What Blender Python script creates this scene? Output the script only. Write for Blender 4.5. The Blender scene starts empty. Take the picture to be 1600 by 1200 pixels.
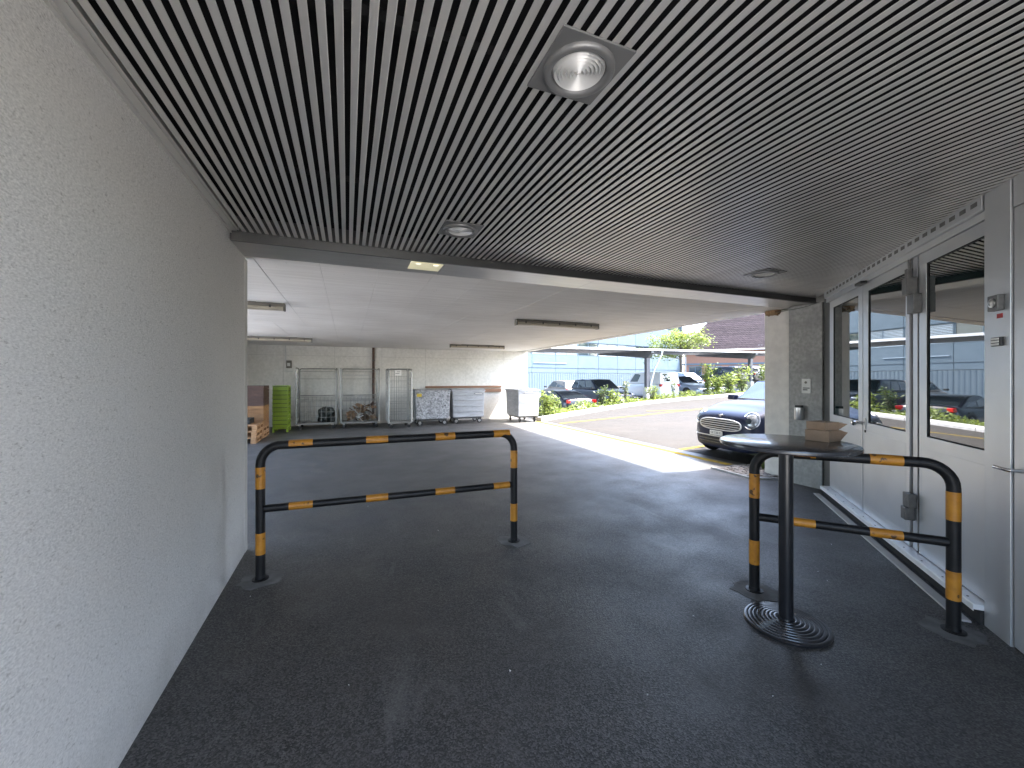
import bpy, bmesh, math, random
from mathutils import Vector, Matrix
from mathutils.bvhtree import BVHTree
R = math.radians
random.seed(7)
scene = bpy.context.scene
col = scene.collection

# ------------------------------------------------------------------ camera, sky, sun, exposure
CAM_YAW = 22.1
cd = bpy.data.cameras.new('camera')
cam = bpy.data.objects.new('camera', cd); col.objects.link(cam)
cam.location = (0, 0, 1.5)
cam.rotation_euler = (R(90), 0, -R(CAM_YAW))
cd.sensor_width = 36; cd.lens = 633 / 1600 * 36
cd.shift_y = -8 / 1600
cd.clip_start = 0.05; cd.clip_end = 3000
scene.camera = cam

SUN_TO = Vector((1.57, -0.55, 2.56)).normalized()
world = bpy.data.worlds.new('World'); scene.world = world; world.use_nodes = True
wn = world.node_tree.nodes; wl = world.node_tree.links; wn.clear()
wo = wn.new('ShaderNodeOutputWorld'); wb = wn.new('ShaderNodeBackground'); ws = wn.new('ShaderNodeTexSky')
ws.sky_type = 'NISHITA'; ws.sun_disc = False
ws.sun_elevation = math.asin(SUN_TO.z); ws.sun_rotation = math.atan2(SUN_TO.x, SUN_TO.y)
ws.air_density = 1.0; ws.dust_density = 3.0; ws.ozone_density = 1.0
wb.inputs['Strength'].default_value = 0.15
wl.new(ws.outputs[0], wb.inputs[0]); wl.new(wb.outputs[0], wo.inputs[0])
sd = bpy.data.lights.new('sun', 'SUN'); sd.energy = 2.1; sd.angle = R(0.5); sd.color = (1.0, 0.955, 0.88)
sun = bpy.data.objects.new('sun', sd); col.objects.link(sun)
sun.location = (10, -5, 20); sun.rotation_euler = SUN_TO.to_track_quat('Z', 'Y').to_euler()

scene.view_settings.view_transform = 'Standard'
scene.view_settings.look = 'None'
scene.view_settings.gamma = 1.0
scene.view_settings.use_curve_mapping = False
scene.view_settings.exposure = 3.75
scene.render.engine = 'CYCLES'
cy = scene.cycles
cy.use_denoising = True
cy.max_bounces = 12; cy.diffuse_bounces = 8; cy.glossy_bounces = 5; cy.transmission_bounces = 6
cy.caustics_reflective = False; cy.caustics_refractive = False
cy.sample_clamp_indirect = 6.0

# ------------------------------------------------------------------ materials
def lin(c): return (c[0], c[1], c[2], 1.0)

def mat(name, c1, c2=None, scale=8.0, rough=0.6, metal=0.0, bump=0.0, bscale=60.0, detail=4.0, spread=(0.35, 0.65),
        spec=0.5, stretch=(1, 1, 1), c3=None, s3=1.5, w3=(0.55, 0.7), rough2=None, coat=0.0, ior=None, tint=0.0, bdist=0.01):
    m = bpy.data.materials.new(name); m.use_nodes = True
    nt = m.node_tree; N = nt.nodes; L = nt.links
    b = N['Principled BSDF']
    b.inputs['Base Color'].default_value = lin(c1)
    b.inputs['Roughness'].default_value = rough
    b.inputs['Metallic'].default_value = metal
    b.inputs['Specular IOR Level'].default_value = spec
    if coat: b.inputs['Coat Weight'].default_value = coat; b.inputs['Coat Roughness'].default_value = 0.04
    if ior: b.inputs['IOR'].default_value = ior
    vec = None
    if c2 or bump or c3:
        tc = N.new('ShaderNodeTexCoord'); oi = N.new('ShaderNodeObjectInfo')
        mul = N.new('ShaderNodeMath'); mul.operation = 'MULTIPLY'; mul.inputs[1].default_value = 37.0
        L.new(oi.outputs['Random'], mul.inputs[0])
        add = N.new('ShaderNodeVectorMath'); add.operation = 'ADD'
        mp = N.new('ShaderNodeMapping'); mp.inputs['Scale'].default_value = stretch
        L.new(tc.outputs['Object'], mp.inputs['Vector'])
        L.new(mp.outputs[0], add.inputs[0]); L.new(mul.outputs[0], add.inputs[1]); vec = add.outputs[0]
    if c2:
        n = N.new('ShaderNodeTexNoise'); n.inputs['Scale'].default_value = scale; n.inputs['Detail'].default_value = detail
        L.new(vec, n.inputs['Vector'])
        mr = N.new('ShaderNodeMapRange'); mr.inputs['From Min'].default_value = spread[0]; mr.inputs['From Max'].default_value = spread[1]
        L.new(n.outputs[0], mr.inputs[0])
        mx = N.new('ShaderNodeMix'); mx.data_type = 'RGBA'
        mx.inputs[6].default_value = lin(c1); mx.inputs[7].default_value = lin(c2)
        L.new(mr.outputs[0], mx.inputs[0]); out = mx.outputs[2]
        if rough2 is not None:
            r2 = N.new('ShaderNodeMapRange'); r2.inputs['To Min'].default_value = rough; r2.inputs['To Max'].default_value = rough2
            L.new(mr.outputs[0], r2.inputs[0]); L.new(r2.outputs[0], b.inputs['Roughness'])
        if c3:
            n3 = N.new('ShaderNodeTexNoise'); n3.inputs['Scale'].default_value = s3; n3.inputs['Detail'].default_value = 3
            L.new(vec, n3.inputs['Vector'])
            m3 = N.new('ShaderNodeMapRange'); m3.inputs['From Min'].default_value = w3[0]; m3.inputs['From Max'].default_value = w3[1]
            L.new(n3.outputs[0], m3.inputs[0])
            x3 = N.new('ShaderNodeMix'); x3.data_type = 'RGBA'; x3.inputs[7].default_value = lin(c3)
            L.new(m3.outputs[0], x3.inputs[0]); L.new(out, x3.inputs[6]); out = x3.outputs[2]
        if tint:
            hv = N.new('ShaderNodeHueSaturation')
            t2 = N.new('ShaderNodeMapRange'); t2.inputs['To Min'].default_value = 1 - tint; t2.inputs['To Max'].default_value = 1 + tint
            L.new(oi.outputs['Random'], t2.inputs[0]); L.new(t2.outputs[0], hv.inputs['Value']); L.new(out, hv.inputs['Color']); out = hv.outputs[0]
        L.new(out, b.inputs['Base Color'])
    if bump:
        nb = N.new('ShaderNodeTexNoise'); nb.inputs['Scale'].default_value = bscale; nb.inputs['Detail'].default_value = 5
        L.new(vec, nb.inputs['Vector'])
        bp = N.new('ShaderNodeBump'); bp.inputs['Strength'].default_value = bump; bp.inputs['Distance'].default_value = bdist
        L.new(nb.outputs[0], bp.inputs['Height']); L.new(bp.outputs[0], b.inputs['Normal'])
    return m

def emit(name, c, s):
    m = bpy.data.materials.new(name); m.use_nodes = True
    b = m.node_tree.nodes['Principled BSDF']
    b.inputs['Base Color'].default_value = lin(c); b.inputs['Emission Color'].default_value = lin(c); b.inputs['Emission Strength'].default_value = s
    return m

def asphalt_mat(name, base, light, warm, dark, wear_and_light=None, rgh=(0.48, 0.66), spec=0.5):
    """aggregate asphalt: fine stones, broad worn patches, a few dust smears, optional far end painted as if better lit"""
    m = bpy.data.materials.new(name); m.use_nodes = True
    nt = m.node_tree; N = nt.nodes; L = nt.links; b = N['Principled BSDF']
    tc = N.new('ShaderNodeTexCoord')
    def noise(sc, det=4, rough=0.55):
        n = N.new('ShaderNodeTexNoise'); n.inputs['Scale'].default_value = sc; n.inputs['Detail'].default_value = det
        n.inputs['Roughness'].default_value = rough; L.new(tc.outputs['Object'], n.inputs['Vector']); return n.outputs[0]
    def rng(src, a, c, lo=0.0, hi=1.0):
        r = N.new('ShaderNodeMapRange'); r.inputs['From Min'].default_value = a; r.inputs['From Max'].default_value = c
        r.inputs['To Min'].default_value = lo; r.inputs['To Max'].default_value = hi; L.new(src, r.inputs[0]); return r.outputs[0]
    def mix(f, a, c):
        x = N.new('ShaderNodeMix'); x.data_type = 'RGBA'
        for i, v in ((6, a), (7, c)):
            if isinstance(v, tuple): x.inputs[i].default_value = lin(v)
            else: L.new(v, x.inputs[i])
        L.new(f, x.inputs[0]); return x.outputs[2]
    v = N.new('ShaderNodeTexVoronoi'); v.inputs['Scale'].default_value = 150; L.new(tc.outputs['Object'], v.inputs['Vector'])
    sep = N.new('ShaderNodeSeparateColor'); L.new(v.outputs['Color'], sep.inputs[0])
    stone = rng(sep.outputs[0], 0.25, 1.0)
    c = mix(stone, dark, light)
    c = mix(rng(noise(45, 3), 0.45, 0.7, 0, 0.5), c, base)
    c = mix(rng(noise(0.55, 5, 0.6), 0.48, 0.68, 0, 0.55), c, warm)
    c = mix(rng(noise(2.3, 5, 0.7), 0.55, 0.75, 0, 0.5), c, light)
    c = mix(rng(noise(1.1, 4, 0.6), 0.56, 0.72, 0, 0.5), c, dark)
    if wear_and_light:
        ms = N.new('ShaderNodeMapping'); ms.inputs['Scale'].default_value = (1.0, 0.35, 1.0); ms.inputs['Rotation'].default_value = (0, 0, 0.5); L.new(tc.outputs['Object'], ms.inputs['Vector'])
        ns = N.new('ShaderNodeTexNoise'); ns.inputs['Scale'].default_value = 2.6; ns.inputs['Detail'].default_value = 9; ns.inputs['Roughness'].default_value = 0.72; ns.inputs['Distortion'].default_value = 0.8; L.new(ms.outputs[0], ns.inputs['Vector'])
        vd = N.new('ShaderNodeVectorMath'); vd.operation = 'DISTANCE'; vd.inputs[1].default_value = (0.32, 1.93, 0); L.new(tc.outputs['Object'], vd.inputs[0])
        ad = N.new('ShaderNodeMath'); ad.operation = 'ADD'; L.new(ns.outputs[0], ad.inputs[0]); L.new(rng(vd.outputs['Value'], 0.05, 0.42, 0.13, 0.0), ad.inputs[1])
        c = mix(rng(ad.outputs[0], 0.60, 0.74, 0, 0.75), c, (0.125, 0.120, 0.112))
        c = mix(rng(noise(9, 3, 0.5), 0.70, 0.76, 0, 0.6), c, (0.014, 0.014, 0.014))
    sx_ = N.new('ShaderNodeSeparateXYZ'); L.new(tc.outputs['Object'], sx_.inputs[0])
    if wear_and_light: c = mix(rng(sx_.outputs[1], 3.0, 10.5, 0, 0.85), c, mix(rng(noise(1.3, 6, 0.65), 0.3, 0.7), tuple(v * 0.8 for v in wear_and_light), wear_and_light))  # floor colour lightens towards the hall, painting in the brighter light there
    L.new(c, b.inputs['Base Color'])
    L.new(rng(noise(1.7, 4), 0.35, 0.7, *rgh), b.inputs['Roughness'])
    b.inputs['Specular IOR Level'].default_value = spec
    bp = N.new('ShaderNodeBump'); bp.inputs['Strength'].default_value = 0.4; bp.inputs['Distance'].default_value = 0.004
    L.new(v.outputs['Distance'], bp.inputs['Height']); L.new(bp.outputs[0], b.inputs['Normal'])
    return m

def concrete_mat(name, a, c, board_axis=1):
    """board-marked cast concrete: board stripes, blow holes and weather stains"""
    m = bpy.data.materials.new(name); m.use_nodes = True
    nt = m.node_tree; N = nt.nodes; L = nt.links; b = N['Principled BSDF']
    tc = N.new('ShaderNodeTexCoord')
    mp = N.new('ShaderNodeMapping'); mp.inputs['Scale'].default_value = (1, 12, 1) if board_axis else (12, 1, 12)
    L.new(tc.outputs['Object'], mp.inputs['Vector'])
    n1 = N.new('ShaderNodeTexNoise'); n1.inputs['Scale'].default_value = 1.2; n1.inputs['Detail'].default_value = 4; L.new(mp.outputs[0], n1.inputs['Vector'])
    n2 = N.new('ShaderNodeTexNoise'); n2.inputs['Scale'].default_value = 0.9; n2.inputs['Detail'].default_value = 6; L.new(tc.outputs['Object'], n2.inputs['Vector'])
    n3 = N.new('ShaderNodeTexNoise'); n3.inputs['Scale'].default_value = 30; n3.inputs['Detail'].default_value = 2; L.new(tc.outputs['Object'], n3.inputs['Vector'])
    ad = N.new('ShaderNodeMath'); ad.operation = 'ADD'; L.new(n1.outputs[0], ad.inputs[0]); L.new(n2.outputs[0], ad.inputs[1])
    mr = N.new('ShaderNodeMapRange'); mr.inputs['From Min'].default_value = 0.72; mr.inputs['From Max'].default_value = 1.28; L.new(ad.outputs[0], mr.inputs[0])
    mx = N.new('ShaderNodeMix'); mx.data_type = 'RGBA'; mx.inputs[6].default_value = lin(a); mx.inputs[7].default_value = lin(c); L.new(mr.outputs[0], mx.inputs[0])
    h = N.new('ShaderNodeMapRange'); h.inputs['From Min'].default_value = 0.74; h.inputs['From Max'].default_value = 0.78; L.new(n3.outputs[0], h.inputs[0])
    m2 = N.new('ShaderNodeMix'); m2.data_type = 'RGBA'; m2.inputs[7].default_value = lin(tuple(x * 0.45 for x in a)); L.new(h.outputs[0], m2.inputs[0]); L.new(mx.outputs[2], m2.inputs[6])
    L.new(m2.outputs[2], b.inputs['Base Color']); b.inputs['Roughness'].default_value = 0.85; b.inputs['Specular IOR Level'].default_value = 0.25
    bp = N.new('ShaderNodeBump'); bp.inputs['Strength'].default_value = 0.35; bp.inputs['Distance'].default_value = 0.004
    L.new(n1.outputs[0], bp.inputs['Height']); L.new(bp.outputs[0], b.inputs['Normal'])
    return m

def plaster_mat():
    """scraped render with short horizontal drag marks"""
    m = bpy.data.materials.new('scraped_plaster'); m.use_nodes = True
    nt = m.node_tree; N = nt.nodes; L = nt.links; b = N['Principled BSDF']
    tc = N.new('ShaderNodeTexCoord')
    mp = N.new('ShaderNodeMapping'); mp.inputs['Scale'].default_value = (1, 0.75, 1.7); L.new(tc.outputs['Object'], mp.inputs['Vector'])
    n1 = N.new('ShaderNodeTexNoise'); n1.inputs['Scale'].default_value = 105; n1.inputs['Detail'].default_value = 8; n1.inputs['Roughness'].default_value = 0.7; n1.inputs['Distortion'].default_value = 0.5; L.new(mp.outputs[0], n1.inputs['Vector'])
    n2 = N.new('ShaderNodeTexNoise'); n2.inputs['Scale'].default_value = 1.6; n2.inputs['Detail'].default_value = 5; L.new(tc.outputs['Object'], n2.inputs['Vector'])
    r1 = N.new('ShaderNodeMapRange'); r1.inputs['From Min'].default_value = 0.30; r1.inputs['From Max'].default_value = 0.62; L.new(n1.outputs[0], r1.inputs[0])
    mx = N.new('ShaderNodeMix'); mx.data_type = 'RGBA'; mx.inputs[6].default_value = lin((0.44, 0.435, 0.42)); mx.inputs[7].default_value = lin((0.80, 0.79, 0.765)); L.new(r1.outputs[0], mx.inputs[0])
    r2 = N.new('ShaderNodeMapRange'); r2.inputs['From Min'].default_value = 0.35; r2.inputs['From Max'].default_value = 0.7; r2.inputs['To Max'].default_value = 0.45; L.new(n2.outputs[0], r2.inputs[0])
    m2 = N.new('ShaderNodeMix'); m2.data_type = 'RGBA'; m2.inputs[7].default_value = lin((0.72, 0.71, 0.69)); L.new(r2.outputs[0], m2.inputs[0]); L.new(mx.outputs[2], m2.inputs[6])
    n4 = N.new('ShaderNodeTexNoise'); n4.inputs['Scale'].default_value = 62; n4.inputs['Detail'].default_value = 3; n4.inputs['Distortion'].default_value = 1.2; L.new(mp.outputs[0], n4.inputs['Vector'])
    r4 = N.new('ShaderNodeMapRange'); r4.inputs['From Min'].default_value = 0.60; r4.inputs['From Max'].default_value = 0.72; r4.inputs['To Max'].default_value = 0.6; L.new(n4.outputs[0], r4.inputs[0])
    m4 = N.new('ShaderNodeMix'); m4.data_type = 'RGBA'; m4.inputs[7].default_value = lin((0.30, 0.29, 0.27)); L.new(r4.outputs[0], m4.inputs[0]); L.new(m2.outputs[2], m4.inputs[6])
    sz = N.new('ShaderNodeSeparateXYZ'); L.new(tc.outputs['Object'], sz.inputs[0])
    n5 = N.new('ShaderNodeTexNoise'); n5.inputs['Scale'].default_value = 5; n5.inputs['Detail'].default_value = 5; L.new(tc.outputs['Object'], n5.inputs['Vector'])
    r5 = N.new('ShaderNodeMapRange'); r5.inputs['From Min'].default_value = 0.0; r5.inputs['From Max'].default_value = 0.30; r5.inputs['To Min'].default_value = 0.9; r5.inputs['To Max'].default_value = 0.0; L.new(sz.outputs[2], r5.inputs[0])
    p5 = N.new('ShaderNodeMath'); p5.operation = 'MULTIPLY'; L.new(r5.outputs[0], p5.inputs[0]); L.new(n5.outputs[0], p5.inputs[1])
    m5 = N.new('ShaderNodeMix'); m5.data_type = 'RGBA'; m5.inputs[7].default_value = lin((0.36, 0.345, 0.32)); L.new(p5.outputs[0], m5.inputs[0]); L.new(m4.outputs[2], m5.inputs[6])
    L.new(m5.outputs[2], b.inputs['Base Color']); b.inputs['Roughness'].default_value = 0.92; b.inputs['Specular IOR Level'].default_value = 0.2
    bp = N.new('ShaderNodeBump'); bp.inputs['Strength'].default_value = 0.6; bp.inputs['Distance'].default_value = 0.006
    L.new(n1.outputs[0], bp.inputs['Height']); L.new(bp.outputs[0], b.inputs['Normal'])
    return m

def galvanised_mat():
    m = bpy.data.materials.new('galvanised_steel'); m.use_nodes = True
    nt = m.node_tree; N = nt.nodes; L = nt.links; b = N['Principled BSDF']
    tc = N.new('ShaderNodeTexCoord')
    v = N.new('ShaderNodeTexVoronoi'); v.inputs['Scale'].default_value = 26; L.new(tc.outputs['Object'], v.inputs['Vector'])
    sep = N.new('ShaderNodeSeparateColor'); L.new(v.outputs['Color'], sep.inputs[0])
    n = N.new('ShaderNodeTexNoise'); n.inputs['Scale'].default_value = 5; n.inputs['Detail'].default_value = 5; L.new(tc.outputs['Object'], n.inputs['Vector'])
    ad = N.new('ShaderNodeMath'); ad.operation = 'ADD'; L.new(sep.outputs[0], ad.inputs[0]); L.new(n.outputs[0], ad.inputs[1])
    mr = N.new('ShaderNodeMapRange'); mr.inputs['From Min'].default_value = 0.5; mr.inputs['From Max'].default_value = 1.5; L.new(ad.outputs[0], mr.inputs[0])
    mx = N.new('ShaderNodeMix'); mx.data_type = 'RGBA'; mx.inputs[6].default_value = lin((0.20, 0.205, 0.215)); mx.inputs[7].default_value = lin((0.52, 0.53, 0.56)); L.new(mr.outputs[0], mx.inputs[0])
    L.new(mx.outputs[2], b.inputs['Base Color']); b.inputs['Metallic'].default_value = 0.35; b.inputs['Roughness'].default_value = 0.5
    return m

M = {}
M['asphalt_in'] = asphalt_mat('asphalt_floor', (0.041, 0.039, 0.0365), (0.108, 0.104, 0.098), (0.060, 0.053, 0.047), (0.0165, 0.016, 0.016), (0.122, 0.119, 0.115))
M['asphalt_out'] = asphalt_mat('asphalt_road', (0.052, 0.049, 0.046), (0.078, 0.074, 0.070), (0.060, 0.055, 0.051), (0.034, 0.033, 0.032), rgh=(0.9, 1.0), spec=0.08)
M['asphalt_lot'] = asphalt_mat('asphalt_lot', (0.12, 0.12, 0.12), (0.2, 0.2, 0.195), (0.15, 0.14, 0.13), (0.08, 0.08, 0.08))
M['plaster'] = plaster_mat()
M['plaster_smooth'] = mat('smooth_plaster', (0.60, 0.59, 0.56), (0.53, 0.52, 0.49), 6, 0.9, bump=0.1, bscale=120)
M['conc_ceiling'] = concrete_mat('ceiling_concrete', (0.72, 0.69, 0.65), (0.86, 0.835, 0.80))
M['conc_wall'] = concrete_mat('wall_concrete', (0.62, 0.61, 0.57), (0.78, 0.765, 0.73), 0)
M['conc_col'] = mat('column_concrete', (0.66, 0.64, 0.605), (0.58, 0.56, 0.535), 9, 0.88, bump=0.12, bscale=70, c3=(0.52, 0.505, 0.49), s3=2.2, w3=(0.55, 0.8))
M['conc_pil'] = mat('pilaster_concrete', (0.27, 0.27, 0.265), (0.36, 0.36, 0.35), 22, 0.88, bump=0.5, bscale=90, c3=(0.21, 0.21, 0.21), s3=3.0, w3=(0.5, 0.8))
M['conc_plain'] = mat('plain_concrete', (0.50, 0.49, 0.47), (0.42, 0.41, 0.39), 3, 0.88, bump=0.15, bscale=40)
M['conc_bounce'] = mat('bounce_concrete', (0.58, 0.555, 0.515), (0.52, 0.50, 0.46), 1.2, 0.9, bump=0.1, bscale=60)
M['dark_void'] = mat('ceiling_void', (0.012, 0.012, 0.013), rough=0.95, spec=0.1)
M['slat'] = mat('slat_aluminium', (0.60, 0.59, 0.57), (0.545, 0.535, 0.515), 3, 0.33, metal=0.5, stretch=(1, 0.15, 1), tint=0.05)
M['trim_dark'] = mat('dark_trim', (0.085, 0.085, 0.085), rough=0.35, metal=0.5)
M['soffit'] = mat('soffit_metal', (0.52, 0.51, 0.49), (0.46, 0.45, 0.435), 4, 0.33, metal=0.6, stretch=(0.4, 4, 1))
M['alu'] = mat('door_aluminium', (0.555, 0.57, 0.59), (0.495, 0.51, 0.53), 2.2, 0.36, metal=0.55, bump=0.02, bscale=500, c3=(0.60, 0.605, 0.61), s3=0.9, w3=(0.45, 0.7))
M['alu_dark'] = mat('hinge_metal', (0.16, 0.155, 0.15), (0.12, 0.12, 0.118), 30, 0.45, metal=0.6)
M['jamb'] = mat('jamb_metal', (0.10, 0.105, 0.105), (0.08, 0.085, 0.085), 6, 0.45, metal=0.4)
M['sill'] = mat('threshold_aluminium', (0.86, 0.86, 0.87), (0.78, 0.78, 0.79), 12, 0.35, metal=0.15)
M['chrome'] = mat('polished_metal', (0.75, 0.75, 0.76), rough=0.14, metal=1.0)
M['steel'] = mat('brushed_steel', (0.55, 0.55, 0.54), rough=0.32, metal=0.95)
M['black'] = mat('black_paint', (0.007, 0.007, 0.008), (0.011, 0.011, 0.012), 14, 0.5, spec=0.3, bump=0.05, bscale=150)
M['orange'] = mat('orange_tape', (0.50, 0.215, 0.018), (0.38, 0.155, 0.013), 18, 0.5, bump=0.08, bscale=90, c3=(0.07, 0.035, 0.012), s3=17, w3=(0.63, 0.68))
M['rubber'] = mat('rubber', (0.014, 0.014, 0.015), rough=0.8)
M['table'] = mat('table_black', (0.009, 0.0095, 0.012), (0.013, 0.0135, 0.016), 25, 0.28, spec=0.5, bump=0.03, bscale=300)
M['tabletop'] = mat('tabletop_laminate', (0.028, 0.029, 0.034), (0.038, 0.039, 0.045), 30, 0.24, coat=0.3, bump=0.03, bscale=420)
M['kraft'] = mat('kraft_board', (0.27, 0.19, 0.13), (0.22, 0.15, 0.10), 12, 0.85, bump=0.1, bscale=60)
M['kraft_in'] = mat('kraft_inside', (0.20, 0.16, 0.12), rough=0.9)
M['glass_dark'] = mat('door_glass', (0.010, 0.022, 0.024), rough=0.015, spec=1.0, ior=1.95)
M['glass_clear'] = mat('window_glass', (0.03, 0.045, 0.055), rough=0.03, spec=0.8, ior=1.6)
M['carglass'] = mat('car_glass', (0.012, 0.016, 0.020), rough=0.02, spec=0.9, ior=1.75)
M['cage'] = mat('zinc_wire', (0.36, 0.355, 0.34), (0.27, 0.268, 0.255), 20, 0.42, metal=0.65)
M['green'] = mat('green_plastic', (0.27, 0.39, 0.032), (0.22, 0.33, 0.028), 5, 0.5, tint=0.08)
M['pallet'] = mat('pallet_wood', (0.42, 0.24, 0.12), (0.29, 0.155, 0.075), 9, 0.85, stretch=(1, 6, 6), bump=0.15, bscale=40, tint=0.2)
M['crate_brown'] = mat('crate_wood', (0.30, 0.155, 0.065), (0.22, 0.11, 0.045), 5, 0.7, stretch=(1, 1, 6), tint=0.12)
M['crate_dark'] = mat('crate_dark_wood', (0.085, 0.045, 0.032), (0.06, 0.032, 0.024), 6, 0.7, stretch=(1, 1, 5))
M['plank'] = mat('buffer_plank', (0.30, 0.17, 0.10), (0.22, 0.12, 0.075), 4, 0.75, stretch=(0.5, 4, 8))
M['galv'] = galvanised_mat()
M['galv_smooth'] = mat('dull_galvanised', (0.46, 0.475, 0.50), (0.36, 0.37, 0.39), 3, 0.5, metal=0.35, stretch=(1, 1, 4), c3=(0.30, 0.31, 0.33), s3=9, w3=(0.5, 0.8))
M['bag'] = mat('black_bag', (0.010, 0.014, 0.012), rough=0.3, bump=0.6, bscale=16, bdist=0.03)
M['paper'] = mat('white_paper', (0.86, 0.85, 0.82), (0.80, 0.79, 0.76), 6, 0.85)
M['print'] = mat('dark_print', (0.06, 0.06, 0.065), rough=0.8)
M['yellow_sticker'] = mat('yellow_sticker', (0.62, 0.46, 0.06), rough=0.55)
M['red_sticker'] = mat('red_sticker', (0.45, 0.03, 0.03), rough=0.55)
M['white_plastic'] = mat('white_plastic', (0.62, 0.62, 0.60), (0.55, 0.55, 0.53), 10, 0.5)
M['lamp_grey'] = mat('lamp_housing', (0.17, 0.155, 0.13), (0.13, 0.12, 0.10), 5, 0.6, metal=0.2)
M['lamp_diff'] = mat('lamp_diffuser', (0.42, 0.37, 0.29), (0.34, 0.30, 0.23), 8, 0.3)
M['lens'] = mat('fluted_lens', (0.56, 0.56, 0.55), rough=0.28, metal=0.1)
M['lit'] = emit('reflected_glow', (1.0, 0.93, 0.62), 0.022)
M['glow_spot'] = emit('glow_spot', (1.0, 0.95, 0.75), 0.07)
M['yellow_line'] = mat('yellow_road_paint', (0.26, 0.185, 0.028), (0.15, 0.115, 0.04), 14, 0.95, spread=(0.45, 0.7), spec=0.08)
M['cement'] = mat('cement_patch', (0.15, 0.147, 0.142), (0.10, 0.098, 0.094), 12, 0.9, bump=0.3, bscale=60)
M['kerb'] = mat('kerb_stone', (0.40, 0.40, 0.40), (0.30, 0.30, 0.30), 8, 0.85, bump=0.2, bscale=60, tint=0.08)
M['cobble'] = mat('cobble_stone', (0.27, 0.25, 0.235), (0.20, 0.185, 0.17), 12, 0.85, bump=0.3, bscale=40, tint=0.25)
M['joint'] = mat('joint_sand', (0.13, 0.115, 0.10), rough=0.95)
M['soil'] = mat('bed_soil', (0.05, 0.04, 0.03), (0.08, 0.065, 0.045), 10, 0.95, bump=0.5, bscale=20)
M['earth'] = mat('open_ground', (0.10, 0.11, 0.07), (0.14, 0.13, 0.10), 0.3, 0.95)
M['panel_white'] = mat('facade_panel', (0.105, 0.142, 0.175), (0.095, 0.13, 0.16), 1.5, 0.6, tint=0.03, spec=0.15)
M['panel_rib'] = mat('ribbed_panel', (0.10, 0.132, 0.16), (0.09, 0.122, 0.15), 1.5, 0.6, tint=0.03, spec=0.15)
M['louvre'] = mat('window_blind', (0.30, 0.37, 0.44), rough=0.4, metal=0.3)
M['carport'] = mat('carport_steel', (0.13, 0.135, 0.145), (0.10, 0.105, 0.11), 3, 0.5, metal=0.3)
M['carport_edge'] = mat('carport_flashing', (0.55, 0.56, 0.57), rough=0.4, metal=0.4)
M['post_steel'] = mat('post_steel', (0.09, 0.09, 0.10), rough=0.5, metal=0.3)
M['brick'] = mat('clay_render', (0.28, 0.15, 0.105), (0.24, 0.125, 0.085), 14, 0.85)
M['rooftile'] = mat('roof_tile', (0.020, 0.015, 0.019), (0.033, 0.025, 0.029), 2.5, 0.9, detail=6, tint=0.15, spec=0.15)
M['bark'] = mat('bark', (0.06, 0.05, 0.04), (0.09, 0.075, 0.06), 8, 0.9, bump=0.5, bscale=14)
def leaf_mat(name, a, c):
    m = mat(name, a, c, 3.0, 0.55, spread=(0.3, 0.7))
    b = m.node_tree.nodes['Principled BSDF']
    b.inputs['Transmission Weight'].default_value = 0.0
    N = m.node_tree.nodes; L = m.node_tree.links
    tr = N.new('ShaderNodeBsdfTranslucent'); tr.inputs['Color'].default_value = lin((c[0] * 1.5, c[1] * 1.5, c[2]))
    ms = N.new('ShaderNodeMixShader'); ms.inputs[0].default_value = 0.35
    out = N['Material Output']
    L.new(b.outputs[0], ms.inputs[1]); L.new(tr.outputs[0], ms.inputs[2]); L.new(ms.outputs[0], out.inputs['Surface'])
    return m
M['leaf_bright'] = leaf_mat('leaf_bright', (0.10, 0.145, 0.03), (0.15, 0.19, 0.05))
M['leaf_mid'] = leaf_mat('leaf_mid', (0.045, 0.075, 0.02), (0.075, 0.11, 0.035))
M['leaf_pale'] = leaf_mat('leaf_pale', (0.11, 0.14, 0.08), (0.16, 0.19, 0.12))
M['nest'] = mat('nest_mud', (0.20, 0.12, 0.06), (0.32, 0.21, 0.12), 30, 0.95, bump=0.8, bscale=45)
M['plate'] = mat('number_plate', (0.75, 0.75, 0.73), rough=0.5)
M['cardboard'] = mat('cardboard', (0.30, 0.19, 0.11), (0.22, 0.14, 0.08), 6, 0.85, tint=0.25)
def paint(name, c, metal=0.3, rough=0.28, coat=0.4, spec=0.5): return mat(name, c, rough=rough, metal=metal, coat=coat, spec=spec)
M['p_navy'] = paint('paint_navy', (0.012, 0.017, 0.042), 0.1, 0.42, 0.12, 0.25)
M['p_black'] = paint('paint_black', (0.010, 0.012, 0.020), 0.3)
M['p_dark'] = paint('paint_charcoal', (0.022, 0.026, 0.040), 0.4)
M['p_white'] = paint('paint_white', (0.62, 0.62, 0.62), 0.0)
M['p_silver'] = paint('paint_silver', (0.30, 0.34, 0.40), 0.5)
M['p_beige'] = paint('paint_beige', (0.24, 0.20, 0.165), 0.4)
M['tail'] = mat('tail_light', (0.42, 0.015, 0.012), rough=0.15, coat=0.5)
M['headlamp'] = mat('headlamp', (0.50, 0.52, 0.55), (0.20, 0.21, 0.23), 14, 0.15, metal=0.4)
M['trim_black'] = mat('black_trim', (0.012, 0.012, 0.013), rough=0.5)

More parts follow.
